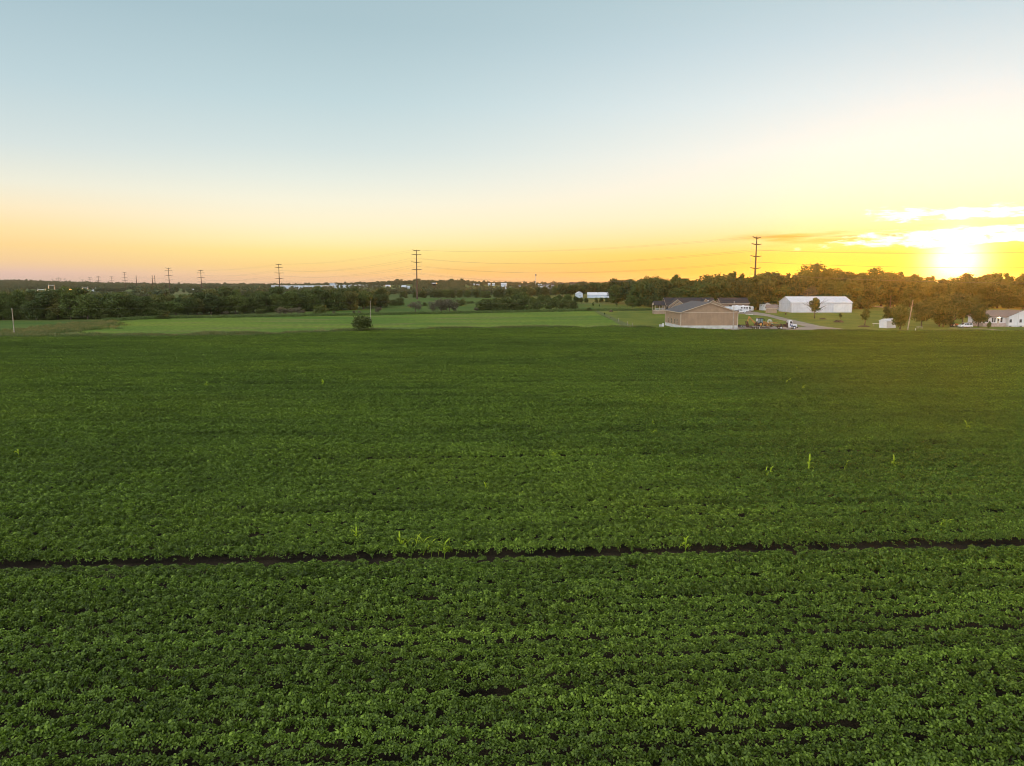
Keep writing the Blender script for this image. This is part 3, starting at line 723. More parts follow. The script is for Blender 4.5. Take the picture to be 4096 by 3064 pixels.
# ------------------------------------------------------------------ vehicles (local x forward, y left; the camera sees one side)
def wheel(parent, x, y, r, w, tyre='black', rim='white_paint', dual=False):
    t = MB(); n = 18; prof = [(r*.62, -w/2), (r*.93, -w/2), (r, -w*.3), (r, w*.3), (r*.93, w/2), (r*.62, w/2)]
    vs = []; k = len(prof)
    for i in range(n):
        a = 2*math.pi*i/n
        vs += [(x+math.cos(a)*p, y+q, r+math.sin(a)*p) for p, q in prof]
    fs = [(i*k+j, ((i+1) % n)*k+j, ((i+1) % n)*k+(j+1) % k, i*k+(j+1) % k) for i in range(n) for j in range(k)]
    t.add(vs, fs, True); o = t.build('wheel', M[tyre], parent)
    q = MB(); q.tube((x, y-w*.36, r), (x, y+w*.36, r), r*.625, None, 16); q.tube((x, y-w*.44, r), (x, y+w*.44, r), r*.2, None, 8); q.build('rim', M[rim], o)
    return o
def veh(name, label, cat, px, Y, rz, z=0.0): return thing(name, label, cat, (xat(px, Y), Y, z), rz)

# semi tractor (its front at px 3189) and lowboy trailer
SY = 250.0; kx = xat(3189, SY)
sr = thing('semi_truck', 'white day-cab semi truck with blue-grey door hitched to the equipment trailer', 'truck', (kx, SY+1.2, 0), 0)
mb = MB(); mb.box((-7.1, -0.45, 0.75), (-0.5, 0.45, 1.0)); mb.box((-6.9, -1.15, 0.9), (-3.3, 1.15, 1.02)); mb.box((-3.2, -1.2, 0.5), (-2.4, 1.2, 1.05)); mb.build('chassis', M['rust_dark'], sr)
mb = MB(); mb.prism([(-3.0, 1.0), (-1.5, 1.0), (-1.5, 1.95), (-1.75, 2.9), (-2.1, 3.1), (-2.9, 3.1), (-3.0, 2.95)], -1.15, 1.15); cab = mb.build('cab', M['white_paint'], sr, 0.05)
mb = MB(); mb.prism([(-1.497, 0.85), (0.0, 0.62), (0.03, 1.55), (-0.1, 1.7), (-1.497, 1.93)], -1.0, 1.0); mb.build('hood', M['white_paint'], sr, 0.06)
for y in (-1.19, 1.153):
    mb = MB(); mb.box((-2.75, y, 0.72), (-1.62, y+0.037, 1.98)); d = mb.build('door', M['bluegrey'], sr)
    mb = MB(); mb.box((-2.2, y-0.015 if y < 0 else y+0.02, 1.45), (-1.75, y+0.02 if y < 0 else y+.055, 1.75)); mb.build('sticker', M['white_paint'], d)
    mb = MB(); mb.prism([(-2.65, 2.05), (-1.72, 2.05), (-1.9, 2.75), (-2.6, 2.8)], y, y+0.037); mb.build('side_window', M['glass'], sr)
mb = MB(); mb.add([(-1.66, -0.95, 2.05), (-1.66, 0.95, 2.05), (-1.82, 0.95, 2.8), (-1.82, -0.95, 2.8)], [(0,1,2,3)]); mb.add([(-1.46, -0.95, 2.03), (-1.46, .95, 2.03), (-1.70, .95, 2.85), (-1.70, -.95, 2.85)], [(0,1,2,3)]); mb.build('windscreen', M['glass'], sr)
mb = MB(); mb.box((-0.1, -1.2, 0.42), (0.22, 1.2, 0.82)); mb.build('bumper', M['black'], sr, 0.03)
for y in (-0.75, 0.75): mb = MB(); mb.box((0.0, y-0.14, 0.95), (0.07, y+0.14, 1.18)); mb.build('headlight', M['glass_blue'], sr)
mb = MB(); mb.tube((-3.12, -0.95, 0.8), (-3.12, -0.95, 3.2), 0.09); mb.build('exhaust_stack', M['grey_steel'], sr)
mb = MB(); mb.path([(-3.3, -0.9, 1.0), (-3.3, -0.9, 2.9), (-3.3, 0.9, 2.9), (-3.3, 0.9, 1.0)], 0.06); mb.box((-3.36, -0.85, 1.1), (-3.25, 0.85, 2.3)); mb.build('headache_rack', M['rust_dark'], sr)
mb = MB(); mb.box((-5.4, -0.9, 1.03), (-5.2, 0.9, 1.9)); mb.box((-4.4, -0.8, 1.03), (-3.9, 0.8, 1.75)); mb.box((-6.4, -0.5, 1.03), (-5.6, 0.5, 1.25)); mb.build('fifth_wheel_deck', M['rust_dark'], sr)
mb = MB(); mb.tube((-3.2, -1.15, 0.75), (-2.3, -1.15, 0.75), 0.3, None, 12); mb.build('fuel_tank', M['grey_steel'], sr)
for x in (-1.0, -5.7):
    for y in (-1.02, 1.02): wheel(sr, x, y, 0.52, 0.32 if x > -3 else 0.5)
mb = MB(); mb.prism([(-1.62, 0.95), (-0.4, 0.9), (-0.35, 1.1), (-0.7, 1.25), (-1.3, 1.25)], -1.19, -1.003); mb.build('fender', M['black'], sr); mb = MB(); mb.prism([(-6.4, 1.08), (-5.0, 1.08), (-5.2, 1.2), (-6.2, 1.2)], -1.25, 1.25); mb.build('fender', M['black'], sr)

tx = xat(2992, SY); TL = kx - 6.0 - tx
tr = thing('lowboy_trailer', 'dark rusty lowboy trailer with raised rear ramps carrying the backhoe', 'trailer', (tx, SY+1.2, 0), 0)
mb = MB(); mb.box((0.6, -1.25, 0.72), (TL-3.2, 1.25, 0.95)); mb.prism([(-0.2, 0.6), (0.6, 0.6), (0.6, 0.95), (-0.1, 0.8)], -1.25, 1.25)
for k in range(10): mb.box((1.2+k*(TL-5)/10, -1.3, 0.5), (1.35+k*(TL-5)/10, 1.3, 0.717))
mb.build('deck', M['rust_dark'], tr)
mb = MB(); mb.prism([(TL-3.2, 0.75), (TL-2.7, 0.8), (TL-1.9, 1.35), (TL+0.4, 1.35), (TL+0.4, 1.6), (TL-2.2, 1.6), (TL-3.2, 0.97)], -0.6, 0.6); mb.build('gooseneck', M['rust_dark'], tr)
for y in (-0.8, 0.8):
    mb = MB()
    mb.beam((0.1, y-0.35, 0.7), (-0.25, y-0.35, 2.75), 0.14); mb.beam((0.1, y+0.35, 0.7), (-0.25, y+0.35, 2.75), 0.14)
    for k in range(8): mb.beam((0.1-0.35*k/8, y-0.35, 0.8+2*k/8), (0.1-0.35*k/8, y+0.35, 0.8+2*k/8), 0.16)
    mb.beam((0.3, y, 0.8), (0.02, y, 2.3), 0.55, 0.1)
    mb.build('ramp', M['rust_dark'], tr)
mb = MB()
for k in range(24):
    if k % 7 in (5,): continue
    mb.box((1.4+k*(TL-5)/24, -1.285, 0.78), (1.4+k*(TL-5)/24+0.22, -1.254, 0.88))
mb.build('reflector_tape', M['white_paint'], tr)
for x in (2.6, 4.0):
    for y in (-1.0, 1.0): wheel(tr, x, y, 0.42, 0.4)
mb = MB(); mb.box((TL-3.6, -0.9, 0.05), (TL-3.4, -0.75, 0.716)); mb.build('landing_leg', M['rust_dark'], tr); mb = MB(); mb.box((TL-3.6, .75, 0.05), (TL-3.4, .9, 0.716)); mb.build('landing_leg', M['rust_dark'], tr)

# backhoe on the deck: boom folded behind, loader in front
bz = 0.96
bx_ = xat(3044, SY); bk = thing('backhoe_loader', 'weathered yellow backhoe loader with glazed cab standing on the lowboy trailer', 'backhoe', (bx_, SY+1.2, bz), 0)
mb = MB(); mb.prism([(-1.2, 0.6), (2.4, 0.6), (2.5, 1.15), (2.3, 1.6), (0.9, 1.75), (-1.2, 1.2)], -0.5, 0.5); mb.build('body', M['yellow'], bk, 0.05)
mb = MB()
for x, y in ((-1.1, -.7), (-1.1, .7), (0.75, -.7), (0.75, .7), (-0.15, -.7), (-.15, .7)): mb.beam((x, y, 1.2), (x*0.92, y, 2.75), 0.1)
mb.box((-1.2, -0.85, 2.75), (0.9, 0.85, 2.92)); mb.box((-1.1, -0.75, 0.75), (0.8, 0.75, 1.25)); mb.build('cab', M['black'], bk)
for y in (-0.68, 0.66):
    for a_, b_ in ((-1.0, -.22), (-.08, .68)): mb = MB(); mb.box((a_, y, 1.3), (b_, y+0.02, 2.7)); mb.build('cab_glass', M['glass_blue'], bk)
mb = MB(); mb.prism([(-1.33, 1.75), (-1.2, 1.75), (-1.05, 2.7), (-1.2, 2.72)], -0.6, 0.6); mb.build('rear_window', M['white_paint'], bk)
mb = MB()
for y in (-0.75, 0.75): mb.beam((0.9, y, 1.75), (2.7, y, 1.1), 0.2, 0.28); mb.beam((2.7, y, 1.1), (3.7, y, 0.4), 0.2, 0.25)
mb.box((2.55, -0.75, 1.0), (2.75, 0.75, 1.16)); mb.build('loader_arm', M['yellow'], bk)
mb = MB(); mb.prism([(3.5, 0.1), (4.5, 0.05), (4.6, 0.12), (3.9, 0.3), (3.7, 0.9), (3.5, 0.85)], -1.15, 1.15); mb.build('bucket', M['rust_dark'], bk)
mb = MB(); mb.beam((-1.7, 0, 0.9), (-3.9, 0, 3.2), 0.32, 0.42); mb.beam((-1.5, 0, 1.2), (-2.6, 0, 2.1), 0.14); mb.tube((-3.9, -0.25, 3.2), (-3.9, 0.25, 3.2), 0.28); bm_ = mb.build('boom', M['yellow'], bk)
mb = MB(); mb.beam((-3.95, 0, 3.5), (-4.7, 0, 0.9), 0.26, 0.4); mb.beam((-3.9, 0, 3.2), (-3.98, 0, 3.55), 0.3, 0.4); mb.build('dipper', M['yellow'], bk)
mb = MB(); mb.prism([(-4.9, 0.9), (-4.5, 0.95), (-4.0, 0.55), (-4.1, 0.15), (-4.5, 0.1), (-4.8, 0.45)], -0.4, 0.4); mb.build('hoe_bucket', M['rust_dark'], bk)
mb = MB(); mb.prism([(-2.0, 0.3), (-1.2, 0.3), (-1.2, 1.3), (-1.6, 1.5), (-2.0, 1.0)], -0.55, 0.55); mb.beam((-1.6, -.9, .1), (-1.6, -.6, 1.2), .18); mb.beam((-1.6, .9, .1), (-1.6, .6, 1.2), .18); mb.build('stabilizer', M['rust_dark'], bk)
mb = MB(); mb.tube((1.4, -0.3, 1.6), (1.4, -0.3, 2.6), 0.06); mb.build('exhaust_stack', M['black'], bk)
for y in (-0.85, 0.85): wheel(bk, -0.1, y, 0.76, 0.45, 'black', 'yellow_rim'); wheel(bk, 2.2, y, 0.52, 0.34, 'black', 'yellow_rim')
# small loader in front of it
sl = thing('compact_loader', 'small loader with a white roll cage at the front of the trailer deck', 'loader', (xat(3083, SY), SY+1.2, bz), 0)
mb = MB(); mb.prism([(-1.0, 0.25), (0.9, 0.25), (0.95, 0.75), (0.3, 0.95), (-1.0, 1.05)], -0.6, 0.6); mb.build('body', M['rust_dark'], sl, 0.04)
mb = MB()
for y in (-0.55, 0.55): mb.path([(-0.6, y, 1.0), (-0.55, y, 2.0), (-0.3, y, 2.3), (0.2, y, 2.3), (0.5, y, 1.9), (0.65, y, 0.9)], 0.08)
for x, z in ((-0.55, 2.0), (0.2, 2.3), (-0.3, 2.3)): mb.beam((x, -0.55, z), (x, 0.55, z), 0.1)
mb.build('roll_cage', M['white_paint'], sl)
mb = MB()
for y in (-0.72, 0.72): mb.beam((-0.8, y, 1.15), (1.6, y, 1.35), 0.14, 0.2); mb.beam((1.6, y, 1.35), (2.0, y, 0.9), 0.14)
mb.beam((1.6, -.72, 1.35), (2.7, 0, 1.55), 0.14); mb.beam((2.7, 0, 1.55), (2.9, 0, 1.0), .14); mb.build('loader_arm', M['yellow'], sl)
for x in (-0.55, 0.55):
    for y in (-0.75, 0.75): wheel(sl, x, y, 0.36, 0.26, 'black', 'yellow_rim')
# flat trailer behind the barn corner
ft = thing('flatbed_trailer', 'low dark flatbed trailer with two white wheels beside the tan barn', 'trailer', (xat(2966, 262), 262, 0), 0)
mb = MB(); mb.box((-2.6, -1.0, 0.62), (2.4, 1.0, 0.8)); mb.beam((2.4, 0, 0.68), (4.0, 0, 0.6), 0.15); mb.box((-1.2, -1.15, 0.85), (1.2, -0.95, 0.92)); mb.build('deck', M['rust_dark'], ft)
for x in (-0.5, 0.5):
    for y in (-1.05, 1.05): wheel(ft, x, y, 0.42, 0.25)
# motorhome: windscreen end to the right and toward the camera
rv = thing('motorhome', 'white motorhome with wide windscreen parked at the top of the gravel drive', 'motorhome', (xat(2970, 400), 402, 0), R(-38))
mb = MB(); mb.prism([(-5.2, 0.55), (4.3, 0.55), (4.75, 0.8), (4.85, 1.8), (4.6, 3.3), (4.2, 3.55), (-5.2, 3.55)], -1.25, 1.25); mb.build('body', M['white_paint'], rv, 0.12)
mb = MB(); mb.add([(4.88, -1.1, 1.75), (4.88, 1.1, 1.75), (4.66, 1.1, 3.05), (4.66, -1.1, 3.05), (4.8, -1.1, 1.75), (4.8, 1.1, 1.75), (4.58, 1.1, 3.05), (4.58, -1.1, 3.05)], [(0,1,2,3), (7,6,5,4), (0,4,5,1), (1,5,6,2), (2,6,7,3), (3,7,4,0)]); mb.build('windscreen', M['glass'], rv)
for x, w in ((3.6, 0.9), (2.2, 1.0), (0.6, 0.9), (-2.6, 1.2)): window(rv, x, -1.25, 2.4, w, 0.8, 'front', 'white_paint', 'glass', 0)
mb = MB(); mb.prism([(-5.1, 1.15), (2.5, 1.15), (4.2, 1.5), (4.2, 1.62), (2.5, 1.35), (-5.1, 1.4)], -1.28, -1.252); mb.box((4.86, -1.0, 1.2), (4.885, 1.0, 1.4)); mb.build('stripe', M['stripe'], rv)
mb = MB(); mb.box((4.4, -1.15, 0.4), (4.95, 1.15, 0.72)); mb.build('bumper', M['grey_steel'], rv, 0.04)
mb = MB(); mb.box((0.5, -0.4, 3.556), (1.4, 0.4, 3.85)); mb.box((-3.2, -0.4, 3.556), (-2.3, 0.4, 3.8)); mb.build('roof_vent', M['white_paint'], rv, 0.05)
mb = MB(); mb.box((4.86, -0.95, 0.85), (4.9, -0.65, 1.1)); mb.build('headlight', M['glass_blue'], rv)
mb = MB(); mb.box((4.86, 0.65, 0.85), (4.9, 0.95, 1.1)); mb.build('headlight', M['glass_blue'], rv)
for x in (3.0, -2.6):
    for y in (-1.1, 1.1): wheel(rv, x, y, 0.42, 0.28)
# enclosed trailers either side of it
def cargo(label, px, Y, L, H, rz):
    t = thing('cargo_trailer', label, 'trailer', (xat(px, Y), Y, 0), rz)
    mb = MB(); mb.prism([(-L/2, 0.55), (L/2-0.1, 0.55), (L/2, 0.9), (L/2, H-0.5), (L/2-0.4, H), (-L/2, H)], -1.2, 1.2); mb.build('body', M['white_siding'], t, 0.06)
    mb = MB(); mb.box((-L/2+0.1, -1.225, 0.56), (L/2-0.1, -1.203, 0.75)); mb.build('stripe', M['stripe'], t)
    mb = MB(); mb.beam((L/2-.1, 0, 0.55), (L/2+1.2, 0, 0.5), 0.14); mb.build('hitch', M['black'], t)
    for x in (-0.5, 0.45):
        for y in (-1.1, 1.1): wheel(t, x-0.3, y, 0.36, 0.22)
    return t
t = cargo('long white enclosed trailer parked left of the motorhome', 2924, 399, 6.8, 3.1, R(-4))
d = MB(); d.box((-3.0, -1.23, 1.2), (0.4, -1.205, 2.7)); d.build('awning_panel', M['blue_white'], t)
cargo('short white box trailer standing right of the motorhome', 2999, 407, 3.4, 3.0, R(-50))
# pickup
pk = thing('pickup_truck', 'white flatbed pickup parked behind the tan barn roof', 'truck', (xat(2963, 389), 389, 0), R(-12))
mb = MB(); mb.prism([(-0.9, 0.5), (2.5, 0.5), (2.55, 1.1), (2.35, 1.2), (0.95, 1.3), (0.5, 1.95), (-0.75, 1.98), (-0.9, 1.3)], -0.95, 0.95); mb.build('body', M['white_paint'], pk, 0.06)
for y in (-0.975, 0.953): mb = MB(); mb.prism([(-0.7, 1.32), (0.75, 1.32), (0.42, 1.85), (-0.65, 1.88)], y, y+0.022); mb.build('side_window', M['glass'], pk)
mb = MB(); mb.add([(0.99, -0.8, 1.32), (0.99, 0.8, 1.32), (0.56, 0.75, 1.93), (0.56, -0.75, 1.93)], [(0,1,2,3)]); mb.build('windscreen', M['glass'], pk)
mb = MB(); mb.box((-3.4, -1.0, 0.8), (-0.95, 1.0, 0.98)); mb.box((-1.05, -0.95, 0.985), (-0.95, 0.95, 1.9)); mb.box((-3.3, -1.0, 0.985), (-1.2, -0.7, 1.4)); mb.build('flatbed', M['rust_dark'], pk)
mb = MB(); mb.box((2.45, -0.95, 0.4), (2.7, 0.95, 0.65)); mb.build('bumper', M['grey_steel'], pk)
for y in (-0.7, 0.7): mb = MB(); mb.box((2.5, y-.15, 0.82), (2.58, y+.15, 1.02)); mb.build('headlight', M['glass_blue'], pk)
for x in (1.75, -2.2):
    for y in (-0.86, 0.86): wheel(pk, x, y, 0.39, 0.26)
# van by the white house
vn = thing('white_van', 'white minivan parked by the drive left of the white bungalow', 'van', (xat(3867, 258), 259, 0), R(183))
mb = MB(); mb.prism([(-2.35, 0.4), (2.3, 0.35), (2.4, 0.75), (2.1, 1.0), (1.35, 1.1), (0.6, 1.72), (-1.9, 1.78), (-2.3, 1.1)], -0.93, 0.93); mb.build('body', M['white_paint'], vn, 0.08)
for y in (-0.955, 0.933):
    for a_, b_ in ((-2.05, -0.95), (-0.85, 0.1), (0.2, 0.95)):
        mb = MB(); top = 1.62; mb.prism([(a_, 1.1), (b_, 1.1), (min(b_, 0.62), top), (max(a_, -1.85), top)], y, y+0.022); mb.build('side_window', M['glass'], vn)
mb = MB(); mb.add([(1.38, -0.78, 1.12), (1.38, 0.78, 1.12), (0.68, 0.72, 1.68), (0.68, -0.72, 1.68)], [(0,1,2,3)]); mb.build('windscreen', M['glass'], vn)
for y in (-0.65, 0.65): mb = MB(); mb.box((2.28, y-.16, 0.72), (2.42, y+.16, 0.9)); mb.build('headlight', M['glass_blue'], vn)
for x in (1.45, -1.45):
    for y in (-0.84, 0.84): wheel(vn, x, y, 0.34, 0.24)
# tractor under the trees
tc = thing('small_tractor', 'small orange tractor parked under the trees left of the white minivan', 'tractor', (xat(3822, 262), 263, 0), R(12))
mb = MB(); mb.prism([(-0.2, 0.7), (1.6, 0.65), (1.65, 1.15), (0.3, 1.3), (-0.2, 1.2)], -0.32, 0.32); mb.box((-1.0, -0.4, 0.6), (-0.2, 0.4, 0.95)); mb.build('body', M['orange'], tc, 0.04)
mb = MB(); mb.box((-0.8, -0.25, 0.955), (-0.35, 0.25, 1.1)); mb.box((-0.9, -0.25, 0.955), (-0.8, 0.25, 1.5)); mb.build('seat', M['black'], tc)
mb = MB(); mb.path([(-1.0, -.5, .9), (-1.0, -.5, 2.1), (-1.0, .5, 2.1), (-1.0, .5, .9)], 0.05); mb.build('roll_bar', M['black'], tc)
for y in (-0.62, 0.62): wheel(tc, -0.6, y, 0.68, 0.34, 'black', 'cream'); wheel(tc, 1.2, y*0.85, 0.38, 0.22, 'black', 'cream')
# ------------------------------------------------------------------ transmission line
ARMS = [(0.6, 4.9, 0.9, False), (4.5, 5.8, 0.5, True), (11.9, 6.5, 0.5, True), (19.3, 6.0, 0.5, True)]   # below top, half length, tip rise, insulator
def lattice_name(): pass
ARM_ME = {}
for k, (dn, hl, up, ins) in enumerate(ARMS):
    for s in (-1, 1):
        mb = MB(); mb.path([(0, 0, 0), (s*hl*0.5, 0, up*0.3), (s*hl, 0, up)], [0.40, 0.32, 0.2], 6); ARM_ME[k, s] = mb.mesh('arm', M['steel_rust'])
mb = MB(); mb.tube((0, 0, 0), (0, 0, -3.9), 0.055, None, 6)
for i in range(9): mb.tube((0, 0, -0.5-i*0.35), (0, 0, -0.62-i*0.35), 0.11, None, 6)
INS_ME = mb.mesh('insulator', M['grey_steel'])
def mast(px, Y, top, label, rz, group='steel transmission poles', fat=1.0, arms=ARMS, X=None):
    X = xat(px, Y) if X is None else X; z0 = terrain(X, Y); H = zfor(top, Y) - z0
    r = thing('transmission_pole', label, 'pole', (X, Y, z0), rz, group)
    mb = MB(); n = 12; mb.tube((0, 0, -0.5), (0, 0, H), 0.85*fat, 0.30*fat, n); mb.tube((0, 0, H), (0, 0, H+0.5), 0.32*fat, 0.2*fat, n); mb.build('pole', M['steel_rust'], r)
    tips = {}
    for k, (dn, hl, up, ins) in enumerate(arms):
        for s in (-1, 1):
            o = link('arm', ARM_ME[k, s], r); o.location = (0, 0, H-dn)
            tip = Vector((s*hl, 0, H-dn+up))
            if ins:
                q = link('insulator', INS_ME, o); q.location = (s*hl*0.98, 0, up); tip.z -= 3.9
            tips[k, s] = Matrix.Rotation(rz, 3, 'Z') @ tip + Vector((X, Y, z0))
    return tips
LINE = R(41.8)     # arm direction, square to the line
T1 = mast(3014, 453, 949, 'tallest steel transmission pole, rising out of the wood above the motorhome', LINE)
T2 = mast(1669, 722, 1001, 'steel transmission pole standing alone in the green field near the middle', LINE)
T3 = mast(1120, 980, 1057, 'steel transmission pole in front of the long pale factory', R(43))
T4 = mast(808, 1183, 1081, 'steel transmission pole left of the factory, above a pale field', R(44))
mast(680, 1157, 1072, 'steel transmission pole between the bare pole pair and the pale field', R(44))
T5 = mast(503, 1675, 1089, 'steel transmission pole at the right end of the substation, tallest there', R(46))
mast(450, 2000, 1106, 'distant steel transmission pole, second left of the tall one by the substation', R(46))
mast(397, 2000, 1105, 'distant steel transmission pole above the middle of the substation', R(46))
mast(363, 1900, 1110, 'distant steel transmission pole at the left of the three by the substation', R(46))
for px, top, Y in ((332, 1119, 2600), (262, 1114, 3300), (245, 1113, 3300), (237, 1110, 3100), (229, 1113, 3400), (212, 1116, 3500), (280, 1121, 3600)):
    mast(px, Y, top, 'tiny far steel transmission pole on the hazy hill skyline at the left', R(46), 'far poles on the left skyline', 0.8)
def side_pole(px, Y, top, label):
    X = xat(px, Y); H = zfor(top, Y)
    r = thing('line_pole', label, 'pole', (X, Y, 0), R(-10), 'plain dark line poles')
    mb = MB(); mb.tube((0, 0, -.5), (0, 0, H), 0.75, 0.45, 10); mb.build('pole', M['steel_rust'], r)
    for dz in (5.5, 10.5, 15.5):
        mb = MB(); mb.path([(0, 0, H-dz), (-2.0, 0, H-dz+.3), (-3.6, 0, H-dz+.4)], [0.2, .15, 0.1], 6); mb.build('arm', M['steel_rust'], r)
side_pole(549, 1300, 1102, 'plain dark line pole standing by itself right of the substation')
side_pole(613, 1250, 1100, 'left pole of the close pair of plain dark line poles')
side_pole(623, 1320, 1102, 'right pole of the close pair of plain dark line poles')
# conductors: each one hangs from every pole of the line
d01 = Vector((250, -269, 2)); T0 = {k: v + d01 for k, v in T1.items()}
LEV = ['shield wire', 'upper conductor', 'middle conductor', 'lower conductor']
for k in range(4):
    for s in (-1, 1):
        mb = MB()
        for A, B in ((T0, T1), (T1, T2), (T2, T3), (T3, T4), (T4, T5)):
            p, q = A[k, s], B[k, s]; L = (q-p).length; sag = L*L*(5.2e-5 if k else 3.6e-5); pts_ = []
            n = 22
            for i in range(n+1):
                t = i/n; c = p.lerp(q, t); c.z -= 4*sag*t*(1-t); pts_.append(c)
            mb.path(pts_, 0.036 if k else 0.026, 4)
        o = mb.build('power_line', M['wire'])
        side = 'camera' if s < 0 else 'far'
        tag(o, f'{LEV[k]} slung from the {side}-side arms of the steel transmission poles', 'wire', 'transmission wires')
# wooden poles
def wood_pole(px, base, top, label, lean=0.0, arm=False, Y=None, mat='wood_pole', cap=False, r0=0.17):
    Y = depthY(base) if Y is None else Y; X = xat(px, Y); H = zfor(top, Y)
    r = thing('utility_pole', label, 'pole', (X, Y, 0), 0); r.rotation_euler = (0, lean, 0)
    mb = MB(); mb.tube((0, 0, -0.5), (0, 0, H), r0, r0*0.65, 10); mb.build('pole', M[mat], r)
    if arm:
        mb = MB(); mb.box((-1.2, -0.06, H-0.9), (1.2, 0.06, H-0.75)); mb.build('crossarm', M[mat], r)
        for x in (-1.1, 1.1, 0.5): mb = MB(); mb.tube((x, 0, H-0.75), (x, 0, H-0.5), 0.06); mb.build('insulator', M['grey_steel'], r)
        mb = MB(); mb.tube((0.35, 0, H-3.2), (0.35, 0, H-2.3), 0.25, None, 10); mb.build('transformer', M['grey_steel'], r)
    else:
        mb = MB(); mb.tube((0, 0, H+.003), (0, 0, H+0.25), 0.09, 0.05); mb.build('insulator', M['white_paint' if cap else 'grey_steel'], r)
    return Vector((X + math.sin(lean)*H, Y, H*math.cos(lean) + 0.2))
w1 = wood_pole(58, 1340, 1237, 'thin grey pole at the far left edge of the soybean field', cap=True)
w2 = wood_pole(1483, 1283, 1206, 'thin grey pole in the meadow just behind the round bush', r0=0.15)
w3 = wood_pole(2932, 1319, 1208, 'thin pole in front of the tan barn gable', cap=True, Y=248.5)
w4 = wood_pole(3630, 1321, 1203, 'tall weathered pole leaning right beside the white shed', R(6.0), Y=243, r0=0.2)
w5 = wood_pole(3470, 1220, 1153, 'pale pole with crossarm by the gravel road beyond the white barn', arm=True, Y=520)
mb = MB()
for p, q in ((w1, w2), (w2, w3), (w3, w4)):
    pts_ = []
    for i in range(17):
        t = i/16; c = p.lerp(q, t); c.z -= 4*1.0*t*(1-t); pts_.append(c)
    mb.path(pts_, 0.012, 4)
tag(mb.build('overhead_cable', M['wire']), 'thin single cable running low along the field edge between the grey poles', 'wire')
for i, (px, base, nm) in enumerate([(2474, 1288, 'fence post leaning in the grass strip right of the meadow, farthest of the row'), (2510, 1303, 'fence post in the grass strip right of the meadow, middle of the row'), (2529, 1310, 'fence post in the grass strip right of the meadow, nearest the soybeans'), (2803, 1330, 'short dark post before the tan barn base'), (2952, 1331, 'short dark post at the right corner of the tan barn')]):
    g_ = ground(px, base-2); r = thing('fence_post', nm, 'post', g_, 0); mb = MB(); mb.tube((0, 0, -0.3), (0.04, 0, 1.35), 0.09, 0.07, 8); mb.build('post', M['wood_pole'], r)
    mb = MB(); mb.tube((0.04, 0, 1.353), (0.04, 0, 1.42), 0.075, 0.03, 8); mb.build('cap', M['grey_steel'], r)

# ------------------------------------------------------------------ trees one can tell apart
rt = random.Random(11)
def wood(kindset, pxs, baseY, toptab, label, group, jitter=6.0, shrink=(0.72, 1.0), wide=1.0):
    for px in pxs:
        Y = baseY(px) + rt.uniform(-jitter, jitter); px2 = px + rt.uniform(-14, 14)
        H = zfor(lut(toptab, px2), Y) * rt.uniform(*shrink)
        tree(rt.choice(kindset), xat(px2, Y), Y, max(4, H), label, group, wide=wide*rt.uniform(0.9, 1.15))
LB = [(-300,1282),(0,1281),(250,1281),(460,1275),(700,1268),(900,1259),(1100,1249),(1280,1245),(1400,1241),(1560,1230)]
LT = [(-300,1170),(0,1170),(150,1168),(215,1166),(250,1153),(330,1153),(365,1170),(410,1180),(450,1168),(500,1170),(545,1183),(620,1170),(690,1190),(760,1188),(800,1172),(850,1162),(890,1150),(930,1160),(990,1172),(1050,1165),(1085,1148),(1140,1166),(1200,1152),(1240,1158),(1290,1141),(1330,1160),(1360,1148),(1410,1158),(1430,1147),(1470,1160),(1510,1149),(1560,1166)]
lby = lambda px: depthY(lut(LB, px))
wood(['edge', 'oak', 'wood', 'oak', 'edge'], np.arange(-260, 1570, 46), lambda p: lby(p)+6, LT, 'dark broadleaf tree in the front row of the long wood left of the meadow', 'front row of the left wood', 3, (0.68, 1.03), 1.2)
wood(['oak', 'wood'], np.arange(-240, 1560, 52), lambda p: lby(p)+16, LT, 'dark broadleaf tree in the second row of the long wood left of the meadow', 'second row of the left wood', 4, (0.98, 1.12))
wood(['oak', 'wood'], np.arange(-220, 1560, 60), lambda p: lby(p)+30, LT, 'dark broadleaf tree at the back of the long wood left of the meadow', 'back row of the left wood', 5, (0.98, 1.1), 1.1)
LT2 = [(0,1165),(600,1160),(760,1176),(900,1160),(1000,1150),(1100,1160),(1500,1158)]
wood(['green', 'oak'], np.arange(540, 1080, 30), lambda p: 560 + 160*rt.random(), LT2, 'mid green tree beyond the left wood, below the pale field', 'trees below the pale field', 30, (0.75, 1.0))
# right wood
RB = [(2380,600),(2450,590),(2560,520),(2640,450),(2700,432),(2950,430),(3100,432),(3440,436),(3520,500),(3700,470),(4300,440)]
RT = [(2380,1150),(2440,1130),(2500,1109),(2560,1128),(2600,1113),(2650,1119),(2700,1107),(2740,1131),(2780,1111),(2830,1113),(2870,1103),(2925,1098),(2980,1112),(3010,1098),(3050,1090),(3080,1102),(3120,1107),(3190,1096),(3250,1074),(3300,1078),(3340,1086),(3400,1094),(3430,1087),(3500,1092),(3550,1086),(3600,1094),(3680,1099),(3740,1110),(3800,1116),(3850,1106),(3900,1100),(3960,1104),(4010,1096),(4090,1097),(4400,1095)]
rby = lambda px: lut(RB, px)
wood(['edge', 'wood', 'edge'], np.arange(2475, 4420, 58), lambda p: rby(p)+4, RT, 'shadowed broadleaf tree in the front row of the wood behind the barns and houses', 'front row of the right wood', 4, (0.62, 0.88), 1.1)
wood(['oak', 'wood'], np.arange(2470, 4420, 52), lambda p: rby(p)+14, RT, 'shadowed broadleaf tree in the second row of the wood behind the barns and houses', 'second row of the right wood', 4, (0.9, 1.06), 1.1)
